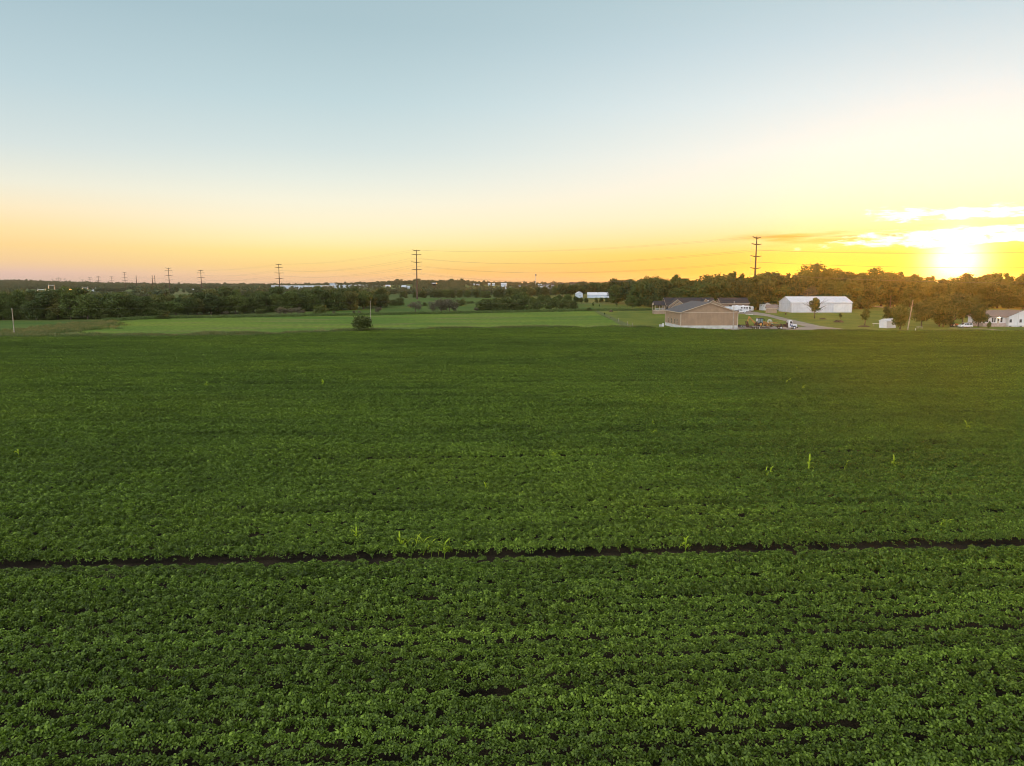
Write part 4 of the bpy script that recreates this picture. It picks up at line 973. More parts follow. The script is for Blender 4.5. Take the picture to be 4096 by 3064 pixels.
wood(['oak', 'airy', 'airy', 'wood'], np.arange(2465, 4420, 50), lambda p: rby(p)+28, RT, 'tall broadleaf tree on the skyline of the wood behind the barns and houses', 'skyline row of the right wood', 5, (1.02, 1.14))
wood(['airy'], np.arange(2610, 4300, 88), lambda p: rby(p)+22, RT, 'tall broadleaf tree on the skyline of the wood behind the barns and houses', 'skyline row of the right wood', 5, (1.04, 1.26), 0.85)
for px, top, Y, k, nm in ((2925, 1069, 452, 'airy', 'tall thin-topped tree standing out of the wood above the brown house'), (3268, 1032, 445, 'airy', 'tallest ragged tree on the skyline above the white barn'),
                          (3318, 1052, 447, 'airy', 'ragged leaning tree just right of the tallest one above the white barn'), (3045, 1082, 449, 'airy', 'open-crowned tree at the foot of the tallest transmission pole'),
                          (3085, 1080, 446, 'airy', 'open-crowned tree right of the tallest transmission pole'), (3560, 1076, 480, 'airy', 'sparse tree on the skyline left of the setting sun'),
                          (3440, 1080, 450, 'airy', 'sparse tree on the skyline right of the white barn'), (2705, 1104, 470, 'oak', 'round-topped tree above the left end of the ranch house')):
    tree(k, xat(px, Y), Y, zfor(top, Y), nm, wide=0.85 if k == 'airy' else 1.0)
# trees of the middle distance
wood(['wood', 'edge'], np.arange(1600, 2080, 27), lambda p: 795, [(1600,1165),(1700,1158),(1740,1150),(1800,1157),(1850,1150),(1950,1158),(2000,1152),(2080,1142)], 'dark tree in the hedgerow strip behind the middle transmission pole', 'hedgerow behind the middle pole', 14, (0.8, 1.0), 1.25)
wood(['wood', 'oak', 'wood'], np.arange(2070, 2560, 30), lambda p: 860, [(2050,1142),(2100,1140),(2200,1148),(2240,1132),(2300,1125),(2350,1119),(2400,1124),(2450,1130),(2500,1112),(2540,1108),(2600,1115)], 'tall dark tree behind the small white farm buildings in the middle distance', 'trees behind the white farm buildings', 25, (0.88, 1.0), 1.3)
wood(['edge', 'green'], np.arange(1985, 2330, 15), lambda p: 550, [(1980,1195),(2040,1176),(2090,1163),(2130,1180),(2150,1176),(2230,1172),(2270,1166),(2290,1176),(2330,1190)], 'mid green tree in front of the white farm buildings', 'trees before the white farm buildings', 20, (0.75, 1.0), 1.1)
wood(['edge'], np.arange(2330, 2480, 22), lambda p: 600, [(2330,1190),(2440,1189),(2480,1180)], 'low dark tree hiding the foot of the long white farm building', 'trees before the white farm buildings', 8, (0.85, 1.0), 1.2)
# single bushes and trees along the fence line
B = [('bush',653,1275,1240,'pale green rounded bush in front of the left wood'), ('bush',725,1270,1256,'low bush at the foot of the left wood, right of the pale green one'), ('twig',905,1262,1241,'grey twiggy bush at the foot of the left wood'),
 ('bush',205,1280,1252,'light green bush at the foot of the left wood near the left edge'), ('bush',420,1276,1237,'yellowish bush leaning out of the left wood by the dry path'), ('bush',965,1260,1247,'tiny green bush left of the brown bush row'),
 ('bush',1041,1263,1235,'small olive bush at the left end of the brown bush row'), ('twig',1118,1260,1227,'wide brownish bush, first of the brown bush row'), ('twig',1142,1259,1226,'narrow olive brown bush beside the first brown one'), ('twig',1166,1259,1229,'low brown bush in the middle of the brown bush row'), ('twig',1192,1260,1225,'tall brown bush of the brown bush row'), ('twig',1212,1258,1236,'low brown bush at the right end of the brown bush row'),
 ('bush',1283,1258,1221,'dark upright bush right of the brown bush row'), ('twig',1335,1257,1242,'small grey bush in the strip behind the meadow'), ('twig',1415,1256,1239,'low grey bush in the strip behind the meadow, wider'), ('twig',1438,1256,1240,'low grey bush just right of the wider grey one'), ('twig',1513,1255,1224,'rounded grey bush right of the thin meadow pole'),
 ('bush',1546,1222,1194,'dark shrub clump beyond the meadow, leftmost'), ('bush',1575,1224,1200,'dark wide shrub beyond the meadow'), ('bush',1600,1222,1191,'dark upright shrub left of the middle transmission pole'),
 ('twig',1663,1252,1199,'big grey brown bush at the foot of the middle transmission pole'), ('bush',1699,1224,1209,'small dark bush right of the middle transmission pole'), ('twig',1732,1250,1206,'grey low half of the big bare bush clump'), ('twig',1766,1251,1180,'tall brown bush in the middle of the big bare clump'), ('twig',1797,1251,1184,'olive tall bush at the right of the big bare clump'), ('twig',1815,1250,1212,'low twigs at the right end of the big bare clump'),
 ('bush',1846,1223,1196,'round dark tree bush behind the big bare clump'), ('bush',1888,1215,1204,'low flat dark hedge bush in the back field'), ('bush',1875,1216,1206,'low dark bush at the left end of the flat hedge'),
 ('twig',1905,1248,1226,'thin brownish bush at the left of the dark bush pair'), ('bush',1928,1247,1206,'dark green bush, left of a touching pair'), ('bush',1950,1246,1194,'tall pointed dark bush behind the touching pair'), ('bush',1978,1246,1204,'dark green bush, right of a touching pair'), ('bush',1985,1226,1192,'distant small dark tree behind the touching pair'),
 ('bush',2030,1244,1194,'upright green bush right of the touching pair'), ('bush',2052,1244,1208,'low green bush beside the upright one'), ('bush',2089,1242,1192,'large rounded green bush in the middle of the fence line'), ('bush',2146,1240,1204,'smaller rounded green bush in the fence line'), ('bush',2207,1239,1193,'broad dark bush in the fence line'), ('bush',2252,1237,1199,'dark bush right of the broad one, touching the next'), ('bush',2290,1235,1202,'dark bush at the right end of the fence line'),
 ('young',2372,1232,1208,'young thin-leaved tree alone in the green strip'), ('young',2397,1231,1216,'thin grey sapling right of the young tree'), ('bush',2356,1244,1230,'small round shrub at the corner of the meadow'), ('young',2466,1227,1206,'small dark tree alone in the green strip near the wood'), ('young',2480,1237,1227,'tiny shrub near the lone dark tree'), ('young',2419,1264,1249,'small sapling on the grassy fence strip'), ('young',2443,1274,1267,'tiny sapling lower on the grassy fence strip'),
 ('oak',2530,1238,1182,'broad tree at the left end of the house wood'), ('green',2560,1237,1178,'leafy tree joining the broad one left of the ranch house'), ('green',2600,1238,1190,'low leafy tree just left of the ranch house porch'), ('green',2510,1226,1194,'small leafy tree at the outer corner of the house wood')]
for k, px, base, top, nm in B:
    cat = 'bush' if k in ('bush', 'twig') else 'tree'
    treepx(k, px, base, top, nm, None, name={'bush':'green_bush','twig':'brown_bush','young':'young_tree'}.get(k, 'broadleaf_tree'), cat=cat, wide={'young':0.9,'bush':1.35,'twig':1.35}.get(k, 1.0), foliage='crown' if cat == 'tree' else 'foliage', stemname='trunk' if cat == 'tree' else 'stem')
tree_kind('roundbush', 5.0, 7.4, 0.45, 4600, 'leaf_bush', 1, size=(0.11, 0.27), blobs=60, shape='round', lumps=1.3, brs=0.62)
treepx('roundbush', 1448, 1331, 1257, 'big round dark bush alone at the near edge of the meadow', name='green_bush', cat='bush', wide=0.92, foliage='foliage', stemname='stem')
treepx('bush', 1490, 1325, 1310, 'low leafy shoot right beside the big round bush', name='green_bush', cat='bush', foliage='foliage', stemname='stem')
# yard trees
tree_kind('ovaltree', 8.0, 5.0, 1.8, 5200, 'leaf_bush', 1, size=(0.12, 0.26), blobs=30, shape='oval', lumps=0.15)
Yv = depthY(1274); ot = treepx('ovaltree', 3258, 1274, 1186, 'egg-shaped dense tree with long bare side branches in front of the white barn', name='oval_tree')
mb = MB(); rr_ = random.Random(3)
for s in (-1, 1):
    for j in range(7):
        a0 = Vector((0, 0, 1.8 + 0.5*j)); ang = rr_.uniform(-.5, .5); el = rr_.uniform(0.15, 0.9); L = rr_.uniform(3.2, 5.2)
        d_ = Vector((s*math.cos(ang)*math.cos(el), math.sin(ang)*math.cos(el), math.sin(el)))
        p1 = a0 + d_*L*.5; p2 = a0 + d_*L + Vector((0, 0, .3)); mb.path([a0, p1, p2], [.07, .045, .015], 5)
        for q in range(4):
            b_ = a0.lerp(p2, 0.5+0.12*q); mb.path([b_, b_ + Vector((s*rr_.uniform(.2, 1.0), rr_.uniform(-.6, .6), rr_.uniform(-.3, .9)))], [.02, .008], 4)
o = mb.build('bare_branch', M['bark'], ot); o.rotation_euler = (0, 0, -ot.rotation_euler.z); o['kind'] = 'stuff'
Y_ = [('twig',3230,1240,1148,'hazy reddish leafless tree behind the white barn ridge',None), ('pine',3361,1275,1246,'small bushy conifer on the lawn before the white barn',1.0), ('young',3458,1303,1232,'small round-headed tree in a mulch ring on the lawn',1.25),
 ('oak',3600,1318,1205,'big yard tree overhanging the small white shed',1.0), ('green',3555,1290,1218,'leafy tree behind the small white shed',1.1), ('oak',3686,1308,1192,'yard tree with a bare low trunk right of the leaning pole',1.0), ('oak',3757,1306,1185,'large yard tree directly below the sun',1.0), ('wood',3772,1307,1200,'slim-trunked yard tree beside the large one below the sun',0.9),
 ('oak',3850,1290,1188,'broad dark yard tree behind the white minivan',1.15), ('oak',3912,1309,1212,'dark yard tree at the left corner of the white bungalow',1.0), ('green',3955,1318,1284,'small shrub tree at the porch of the white bungalow',0.7), ('oak',3820,1280,1170,'tall yard tree behind the orange tractor',1.0),
 ('green',3006,1243,1185,'yellow green tree at the wood edge above the motorhome',0.8), ('green',3030,1232,1180,'broad tree with a visible trunk right of the motorhome',1.0), ('oak',4110,1240,1140,'tree behind the gable wing of the white bungalow',1.0), ('bush',2884,1237,1216,'small dark shrub under the gable of the brown house',0.9)]
for k, px, base, top, nm, wd in Y_:
    cat = 'bush' if k == 'bush' else 'tree'
    treepx(k, px, base, top, nm, None, wide=wd or 1.0, name={'pine':'conifer_tree','young':'young_tree','twig':'leafless_tree','bush':'green_bush'}.get(k, 'broadleaf_tree'), cat=cat, foliage='crown' if cat == 'tree' else 'foliage', stemname='trunk' if cat == 'tree' else 'stem')
def mulch(px, base, w, h, nm):
    g_ = ground(px, base); rg = np.random.default_rng(int(px)); vs = [(0, 0, h)]; n = 18
    for ring, (rr, hh) in enumerate(((0.5, 0.8), (0.85, 0.35), (1.0, -0.05))):
        for i in range(n):
            a = 6.283*i/n; k = w/2*rr*(1+0.12*rg.normal()); vs.append((math.cos(a)*k, math.sin(a)*k, h*hh*(1+.2*rg.normal())))
    fs = [(0, 1+i, 1+(i+1) % n) for i in range(n)] + [(1+r_*n+i, 1+(r_+1)*n+i, 1+(r_+1)*n+(i+1) % n, 1+r_*n+(i+1) % n) for r_ in range(2) for i in range(n)]
    mb = MB(); mb.add(vs, fs); o = mb.build('mulch_bed', M['mulch']); o.location = g_; tag(o, nm, 'mulch bed', 'mulch beds on the lawn')
mulch(3290, 1277, 3.4, 0.5, 'low brown mulch mound alone on the lawn before the white barn'); mulch(3353, 1289, 4.2, 0.9, 'brown mulch mound below the small conifer'); mulch(3457, 1307, 4.2, 0.5, 'brown mulch ring at the foot of the round-headed tree')
# small yard things
g_ = ground(2646, 1306); r = thing('utility_box', 'small white and grey utility box at the left corner of the tan barn', 'utility box', g_, 0)
mb = MB(); mb.box((0.25, -0.35, -0.1), (0.85, 0.35, 1.15)); mb.build('cabinet', M['white_paint'], r, 0.04)
mb = MB(); mb.box((-0.9, -0.3, -0.1), (0.15, 0.3, 0.7)); mb.box((-0.95, -0.33, 0.703), (0.2, 0.33, 0.78)); mb.build('meter_unit', M['grey_steel'], r, 0.03)
g_ = ground(3001, 1259); rg = random.Random(5)
for i in range(9):
    x = g_.x + rg.uniform(-1.9, 1.9); y = g_.y + rg.uniform(-2, 2); s = rg.uniform(0.25, 0.55)
    bm = MB(); vs = []; 
    for k in range(3):
        for j in range(7):
            a = 6.283*j/7; q = s*(1, .95, .45)[k]*rg.uniform(.8, 1.15); vs.append((math.cos(a)*q, math.sin(a)*q, s*(0, .35, .62)[k]))
    fs = [(k*7+j, k*7+(j+1) % 7, (k+1)*7+(j+1) % 7, (k+1)*7+j) for k in range(2) for j in range(7)] + [tuple(range(14, 21))]
    bm.add(vs, fs); o = bm.build('stone_block', M['stone']); o.location = (x, y, 0); tag(o, 'pale stone in the small heap on the lawn below the pickup truck', 'stone', 'stone heap on the lawn')
g_ = ground(3143, 1259); r = thing('burn_barrel', 'small rusty barrel on the lawn below the left end of the white barn', 'barrel', g_, 0)
mb = MB(); mb.tube((0, 0, 0), (0, 0, 1.0), 0.36, None, 14); mb.build('drum', M['steel_rust'], r); mb = MB(); mb.tube((0, 0, .3), (0, 0, .36), .385, None, 14); mb.tube((0, 0, .66), (0, 0, .72), .385, None, 14); mb.build('hoop', M['rust_dark'], r)
g_ = ground(2445, 1246); mulch(2445, 1247, 2.4, 1.0, 'dark brush heap beside the fence strip near the meadow corner')
g_ = ground(3500, 1306); r = thing('wooden_bench', 'long low white rail left of the small white shed', 'rail', (xat(3510, 270), 270, 0), 0)
mb = MB(); mb.box((-1.9, -0.2, 0.75), (1.9, 0.2, 0.9)); mb.build('rail', M['white_paint'], r)
for x in (-1.6, 1.6): mb = MB(); mb.box((x-.07, -.12, -.1), (x+.07, .12, .746)); mb.build('leg', M['wood_pole'], r)
r = thing('marker_post', 'short white marker post at the field edge right of the leaning pole', 'post', ground(3661, 1327), 0); mb = MB(); mb.tube((0, 0, -.2), (0, 0, 1.0), .12, .1, 8); mb.build('post', M['white_paint'], r); mb = MB(); mb.tube((0, 0, 1.003), (0, 0, 1.12), .14, .06, 8); mb.build('cap', M['white_paint'], r)
r = thing('garden_table', 'small pale-topped table on the grass right of the leaning pole', 'table', ground(3678, 1316), 0); mb = MB(); mb.box((-.9, -.5, .7), (.9, .5, .78)); mb.build('tabletop', M['white_paint'], r)
for x in (-.7, .7):
    for y in (-.35, .35): mb = MB(); mb.box((x-.05, y-.05, 0), (x+.05, y+.05, .697)); mb.build('leg', M['wood_pole'], r)

# ------------------------------------------------------------------ volunteer corn in the soybeans
def corn_me(i):
    rng = np.random.default_rng(70+i); V = []; F = []; T = []
    nl = 9
    for j in range(nl):
        a = (j % 2)*math.pi + rng.normal()*0.45 + i; d = np.array([math.cos(a), math.sin(a), 0]); s = np.array([-d[1], d[0], 0])
        z0 = 0.25 + 0.85*j/nl; L = 0.8*(0.7 + 0.5*rng.random()); up = 0.75 + 0.35*rng.random(); w = 0.045 + 0.02*rng.random(); N = 7; q = len(V)
        for k in range(N+1):
            t = k/N; p = d*(L*t*0.75) + np.array([0, 0, z0 + L*(up*t*1.25 - 1.05*t*t*(0.6+0.8*rng.random()*(j/nl < .7)))]); ww = w*math.sin(math.pi*min(1, 0.15+0.85*t))*1.0 + 0.004
            V += [p - s*ww + np.array([0, 0, ww*.5]), p, p + s*ww + np.array([0, 0, ww*.5])]; T += [min(1, .3+.7*rng.random())]*3
        for k in range(N):
            b_ = q + 3*k; F += [(b_, b_+1, b_+4, b_+3), (b_+1, b_+2, b_+5, b_+4)]
    lm = mesh_np('corn leaf', np.array(V), np.array(F), M['leaf_corn'], T)
    sm = MB(); sm.path([(0, 0, 0), (0.01, 0, 0.6), (0, 0.01, 1.15)], [.02, .016, .008], 6)
    return lm, sm.mesh('corn stalk', M['leaf_corn'])
CORN = [corn_me(i) for i in range(6)]
CP_ = [(1426,2160,1.25,'bushy yellow green corn plant left of the corn row above the dark field gap'), (1600,2184,1.25,'first corn plant from the left of the short row above the dark field gap'), (1630,2186,1.0,'second corn plant from the left of the short row above the dark field gap'), (1664,2186,1.05,'third corn plant from the left of the short row above the dark field gap'), (1693,2196,1.25,'fourth corn plant from the left of the short row above the dark field gap'), (1726,2204,1.25,'fifth corn plant from the left of the short row above the dark field gap'), (1778,2208,1.35,'last tall corn plant at the right of the short row above the dark field gap'), (1870,2190,0.9,'small corn shoot right of the short corn row'),
 (1430,2170,1.0,'low corn leaves at the right foot of the bushy corn plant'), (1829,3290,1.1,'bright yellow corn plant at the very bottom of the picture'), (1795,3300,0.9,'paler corn plant leaning left of the bright one at the bottom'),
 (1941,1962,1.15,'lone corn plant near the middle of the field, above the corn row'), (2083,1992,1.0,'small corn shoot near mid field, below two others'), (2218,1834,1.1,'lone corn plant right of mid field'), (2426,1902,1.1,'left corn plant of a close pair right of mid field'), (2440,1908,1.0,'right corn plant of a close pair right of mid field'), (2611,1744,1.25,'lower corn plant of a stacked pair below the tan barn'), (2611,1706,1.15,'upper corn plant of a stacked pair below the tan barn'), (2459,1678,1.1,'small corn plant left of the stacked pair'),
 (3062,1908,1.25,'left corn shoot of a pair in the right half'), (3080,1904,1.35,'right corn shoot of a pair in the right half'), (3235,1880,1.6,'large yellow corn clump in the right half of the field'), (3384,1876,1.1,'faint corn plant right of the large yellow clump'), (3574,1872,1.5,'tall corn plant farther right, level with the large yellow clump'), (3148,1538,1.2,'far corn plant below the semi truck, lower left of three'), (3160,1528,1.3,'far corn plant below the semi truck, middle of three'), (3213,1556,1.2,'far corn plant below the semi truck, right of three'), (3187,1484,1.2,'farthest small corn plant below the semi truck'),
 (1291,1538,1.3,'far corn plant in the left half below the round bush'), (824,1548,1.3,'far corn plant in the left half, farther left'), (74,1828,1.2,'corn plant near the left edge of the field'), (2741,2190,1.25,'corn plant on the edge of the dark gap right of centre'), (3778,2118,1.3,'dim corn plant near the right edge above the dark gap'), (3867,1718,1.3,'dim corn plant near the right edge in the sun glow')]
for i, (px, py, s, nm) in enumerate(CP_):
    g_ = ground(px, py, 0.35); lm, sm = CORN[i % 6]
    r = thing('corn_plant', nm, 'corn plant', (g_.x, g_.y, 0), rt.uniform(0, 6), 'volunteer corn plants', s*0.64)
    link('leaves', lm, r); link('stalk', sm, r)
# ------------------------------------------------------------------ far buildings
def far_shed(px0, px1, base, top, Y, label, wall='blue_white', roof='white_roof', ridge=0.22, depth=None, cat='building', name='far_building', z0=None, wins=0, rz=0.0):
    x0, x1 = xat(px0, Y), xat(px1, Y); w = x1-x0; g0 = terrain((x0+x1)/2, Y) if z0 is None else z0
    H = zfor(top, Y) - g0; depth = depth or max(8, 0.6*w); dl = min(depth, 30)
    return gable(name, label, cat, ((x0+x1)/2, Y+depth/2, g0), rz, depth, w, H*(1-ridge), H, 'x', wall, roof, 'white_paint', 0.3, 0.0, group=None, th=0.3)
def flat_block(px0, px1, top, Y, label, wall, name='factory_building', depth=60, wins=None, cat='factory'):
    x0, x1 = xat(px0, Y), xat(px1, Y); w = x1-x0; g0 = terrain((x0+x1)/2, Y); H = zfor(top, Y) - g0
    r = thing(name, label, cat, ((x0+x1)/2, Y, g0), 0)
    mb = MB(); mb.box((-w/2, 0, -1), (w/2, depth, H-0.6)); mb.build('wall', M[wall], r)
    mb = MB(); mb.box((-w/2-.2, -.2, H-.597), (w/2+.2, depth+.2, H)); mb.build('roof', M['white_roof'], r)
    for i in range(wins or 0):
        x = -w/2 + w*(i+0.5)/wins; mb = MB(); mb.box((x-1.1, -0.12, H*.45), (x+1.1, -0.02, H*.7)); mb.build('window', M['glass'], r)
    mb = MB()
    for i in range(max(1, int(w/18))):
        x = -w/2 + 6 + i*18; mb.box((x, 8, H+.004), (x+2.5, 11, H+1.2))
    mb.build('roof_unit', M['grey_steel'], r)
    return r
FY = 1815
flat_block(1085, 1122, 1141, FY, 'low grey office block at the left end of the pale factory', 'grey_metal', wins=5, cat='building', name='office_building')
flat_block(1123, 1288, 1142, FY+8, 'long pale blue factory hall left of the cream block', 'blue_white', wins=0)
flat_block(1289, 1333, 1142, FY-4, 'cream factory block with small dark windows', 'cream', wins=6)
flat_block(1334, 1420, 1140, FY+5, 'pale factory hall right of the cream block', 'blue_white')
flat_block(1421, 1472, 1139, FY-2, 'bright white factory hall near the right end', 'white_siding')
flat_block(1473, 1524, 1143, FY+4, 'white low factory hall at the far right end', 'white_siding', wins=8)
flat_block(1319, 1341, 1133, FY+90, 'small grey block rising above the factory roof', 'grey_metal', depth=15, cat='building')
far_shed(1542, 1561, 1153, 1140, 1700, 'small bright white shed right of the factory', 'white_siding', 'white_roof', 0.15, z0=0.0)
far_shed(1606, 1624, 1158, 1141, 1500, 'grey steel barn gable left of the middle transmission pole', 'grey_metal', 'grey_metal', 0.3, depth=14, z0=0.0)
far_shed(1625, 1639, 1158, 1144, 1510, 'lower blue grey barn beside the grey steel one', 'blue_white', 'grey_metal', 0.3, depth=12, z0=0.0)
Y = 1150; X = xat(1738, Y); r = thing('water_tank', 'dark round tank on a stand above the hedgerow trees', 'water tank', (X, Y, 0), 0)
H = zfor(1129, Y); mb = MB(); mb.tube((0, 0, H-3.2), (0, 0, H-1.0), 4.0, 4.2, 16); mb.tube((0, 0, H-1.0), (0, 0, H), 4.2, 1.0, 16); mb.tube((0, 0, H-5), (0, 0, H-3.203), 1.6, 4.0, 16); mb.build('tank', M['black'], r); mb = MB(); mb.tube((0, 0, H-2.2), (0, 0, H-0.9), 4.3, 4.3, 16); mb.build('band', M['grey_steel'], r)
for a in range(4): mb = MB(); mb.tube((2.6*math.cos(a*1.57+.7), 2.6*math.sin(a*1.57+.7), 0), (2.2*math.cos(a*1.57+.7), 2.2*math.sin(a*1.57+.7), H-3.4), 0.25); mb.build('leg', M['steel_rust'], r)
far_shed(1879, 1899, 1146, 1135, 1850, 'pale blue shed on the far rise, left one of two', 'grey_metal', 'grey_metal', 0.25, depth=20)
far_shed(1904, 1917, 1146, 1135, 1860, 'pale grey shed on the far rise, right one of two', 'grey_metal', 'shingle', 0.25, depth=20)
far_shed(1952, 1962, 1138, 1133, 2000, 'tiny white shed on the skyline field, left', 'grey_metal', 'white_roof', 0.2, depth=10)
far_shed(1969, 1979, 1138, 1133, 2000, 'tiny white shed on the skyline field, right', 'grey_metal', 'white_roof', 0.2, depth=10)
far_shed(2004, 2026, 1150, 1132, 1500, 'tall pale building half hidden by trees left of the cell tower', 'blue_white', 'white_roof', 0.15, depth=20)
rh = random.Random(8)
TOWN = [(2062,2082,1139),(2106,2120,1137),(2152,2168,1136),(2172,2182,1138),(2186,2200,1135),(2204,2216,1134),(2216,2232,1136),(2240,2252,1133),(2281,2294,1128),(2296,2310,1130),(2312,2328,1127),(2302,2309,1141),(2160,2176,1146),(2190,2206,1145)]
TLAB = ['pale house at the far left of the town beyond the trees','small pale house left of the cell tower','grey-roofed house right below the cell tower','small house second right of the cell tower','larger grey house in the middle of the town','house with a steep roof in the middle of the town','grey gabled house at the right of the town street','small house at the right end of the town street','white house on the wooded knoll, left','white house on the wooded knoll, middle','grey house on the wooded knoll, right','white shed below the wooded knoll houses','low pale house at the front of the town, left','low pale house at the front of the town, right']
for (a_, b_, top), nm in zip(TOWN, TLAB):
    Yh = 1700 if top > 1140 else 1900
    far_shed(a_, b_, 0, top, Yh, nm, rh.choice(['tan_house', 'blue_white', 'grey_metal', 'grey_metal']), rh.choice(['shingle', 'shingle_dark', 'grey_metal']), 0.45, depth=10, cat='house', name='town_house', rz=0)
Y = 1880; X = xat(2143, Y); r = thing('cell_tower', 'slim cell tower with antennas at its top on the town skyline', 'tower', (X, Y, terrain(X, Y)), 0)
H = zfor(1094, Y) - terrain(X, Y); mb = MB(); mb.tube((0, 0, -.5), (0, 0, H), 0.9, 0.55, 10); mb.build('pole', M['grey_steel'], r)
for k in range(3):
    a_ = k*2.09; mb = MB(); mb.beam((0, 0, H-4), (2.4*math.cos(a_), 2.4*math.sin(a_), H-4), 0.3); c_ = (2.4*math.cos(a_), 2.4*math.sin(a_)); mb.box((c_[0]-.5, c_[1]-.5, H-6), (c_[0]+.5, c_[1]+.5, H-1.5)); mb.build('antenna', M['steel_rust'], r)
# white farm buildings in the middle distance
Yf = 790
o = gable('farm_shed', 'small white gabled farm shed left of the long white one', 'shed', (xat(2316, Yf), Yf, 0), R(8), xat(2328, Yf)-xat(2305, Yf), 9, zfor(1174, Yf), zfor(1167, Yf), 'y', 'blue_white', 'white_roof', 'white_paint', 0.2)
window(o, 0, -4.5, 2.4, 1.0, 1.2, 'front', 'white_paint')
o = gable('farm_barn', 'long white farm building with pale roof and two roof vents in the middle distance', 'barn', ((xat(2352, Yf)+xat(2444, Yf))/2, Yf+6, 0), R(-4), 10, xat(2444, Yf)-xat(2352, Yf), zfor(1179, Yf), zfor(1170, Yf), 'x', 'blue_white', 'white_roof', 'white_paint', 0.3)
for x in (-1.5, 6.5): d = MB(); d.box((x-.6, -1.2, zfor(1170, Yf)-0.4), (x+.6, .2, zfor(1170, Yf)+0.3)); d.build('roof_vent', M['grey_steel'], o)
d = MB(); d.box((2, -5.08, .05), (5, -5.003, 2.3)); d.build('door', M['white_siding'], o)
far_shed(760, 778, 1160, 1156, 1500, 'tiny bright white shed on the pale field', 'white_siding', 'white_roof', 0.2, depth=8, z0=0.0, cat='shed')
# substation
SYD = 1420
def gantry(px0, px1, top, nm, bar=True):
    r = thing('substation_gantry', nm, 'gantry', (0, 0, 0), 0, 'substation gantries'); 
    X0, X1 = xat(px0, SYD), xat(px1, SYD); H = zfor(top, SYD); r.location = ((X0+X1)/2, SYD, 0); w = (X1-X0)/2
    for s in (-1, 1): mb = MB(); mb.beam((s*w, -1.2, 0), (s*w, 0, H), 0.45); mb.beam((s*w, 1.2, 0), (s*w, 0, H), 0.45); mb.tube((s*w, 0, H), (s*w, 0, H+3), .12); mb.build('post', M['grey_steel'], r)
    mb = MB(); mb.beam((-w, 0, H-.4), (w, 0, H-.4), 0.9); mb.build('crossbeam', M['grey_steel'], r)
for a_, b_, t_, nm in ((152, 183, 1157, 'long low pale gantry at the left of the substation'), (196, 219, 1140, 'tall pale gantry in the left of the substation'), (245, 275, 1155, 'low pale gantry in the middle of the substation'), (330, 352, 1151, 'narrow pale gantry right of the substation middle'), (372, 400, 1158, 'low pale gantry near the right of the substation'), (440, 478, 1158, 'low wide pale gantry at the right end of the substation')):
    gantry(a_, b_, t_, nm)
for px, t_, mt, nm in ((137, 1138, 'steel_rust', 'reddish post left of the substation'), (219, 1136, 'steel_rust', 'reddish post beside the tall substation gantry'), (256, 1142, 'steel_rust', 'reddish post above the middle substation gantry'), (305, 1141, 'steel_rust', 'reddish post right of the substation middle'), (340, 1142, 'steel_rust', 'reddish post before the narrow gantry'), (384, 1148, 'grey_steel', 'thin pale post near the substation right side'), (405, 1147, 'grey_steel', 'thin pale post third from the substation right'), (427, 1147, 'grey_steel', 'thin pale post second from the substation right'), (441, 1148, 'grey_steel', 'thin pale post above the wide gantry'), (463, 1147, 'grey_steel', 'thin pale post right of the wide gantry'), (489, 1149, 'grey_steel', 'thin pale post at the substation right end'), (538, 1143, 'grey_steel', 'thin pale post pair right of the substation, left'), (547, 1141, 'grey_steel', 'thin pale post pair right of the substation, right')):
    Xp = xat(px, SYD-20); r = thing('lightning_mast', nm, 'post', (Xp, SYD-20, 0), 0, 'substation posts'); H = zfor(t_, SYD-20)
    mb = MB(); mb.tube((0, 0, -.3), (0, 0, H*.75), .4, .3, 8); mb.build('post', M[mt], r); mb = MB(); mb.tube((0, 0, H*.75), (0, 0, H), .2, .08, 6); mb.build('rod', M[mt], r)
for a_, b_, t_, wl, nm in ((256, 275, 1157, 'blue_white', 'small white control shed in the middle of the substation'), (400, 432, 1160, 'grey_metal', 'long grey control shed at the right of the substation'), (434, 470, 1162, 'white_siding', 'white control shed at the substation right end'), (368, 396, 1161, 'blue_white', 'pale equipment shed beside the grey control shed')):
    far_shed(a_, b_, 0, t_, SYD+10, nm, wl, 'grey_metal', 0.15, depth=10, z0=0.0, cat='shed', name='control_shed')

# ------------------------------------------------------------------ far woods: one mass nobody could count
def far_proto(i):
    rng = np.random.default_rng(500+i)
    me, P = crown_mesh('far crown', rng, 1.0, 0.95, 0.02, 700, M['leaf_far'], size=(0.035, 0.075), blobs=20, shape='oval' if i % 2 else 'round')
    return proto('far crown', me)
FP = [far_proto(i) for i in range(6)]
rf_ = np.random.default_rng(21); pts = []; rot = []; scl = []; vi = []
def clear(px, Y):
    if 100 < px < 560 and 1330 < Y < 1520: return True
    if 1060 < px < 1545 and 1600 < Y < 1920: return True
    if 660 < px < 905 and Y < 1900: return rf_.random() < 0.93
    if 1530 < px < 1660 and 820 < Y < 1000: return True
    if 1860 < px < 2000 and 900 < Y < 2020: return rf_.random() < (0.85 if Y > 1300 else 0.5)
    if 2000 < px < 2260 and 1150 < Y < 1930: return rf_.random() < 0.86
    if 2260 < px < 2340 and 1500 < Y < 1910: return rf_.random() < 0.8
    return False
def put(X, Y, h):
    pts.append((X, Y, terrain(X, Y)-0.3)); rot.append((0, 0, rf_.random()*6.28)); s = h; w = h*rf_.uniform(0.85, 1.2); scl.append((w, w, s)); vi.append(int(rf_.integers(6)))
Y = 520.0
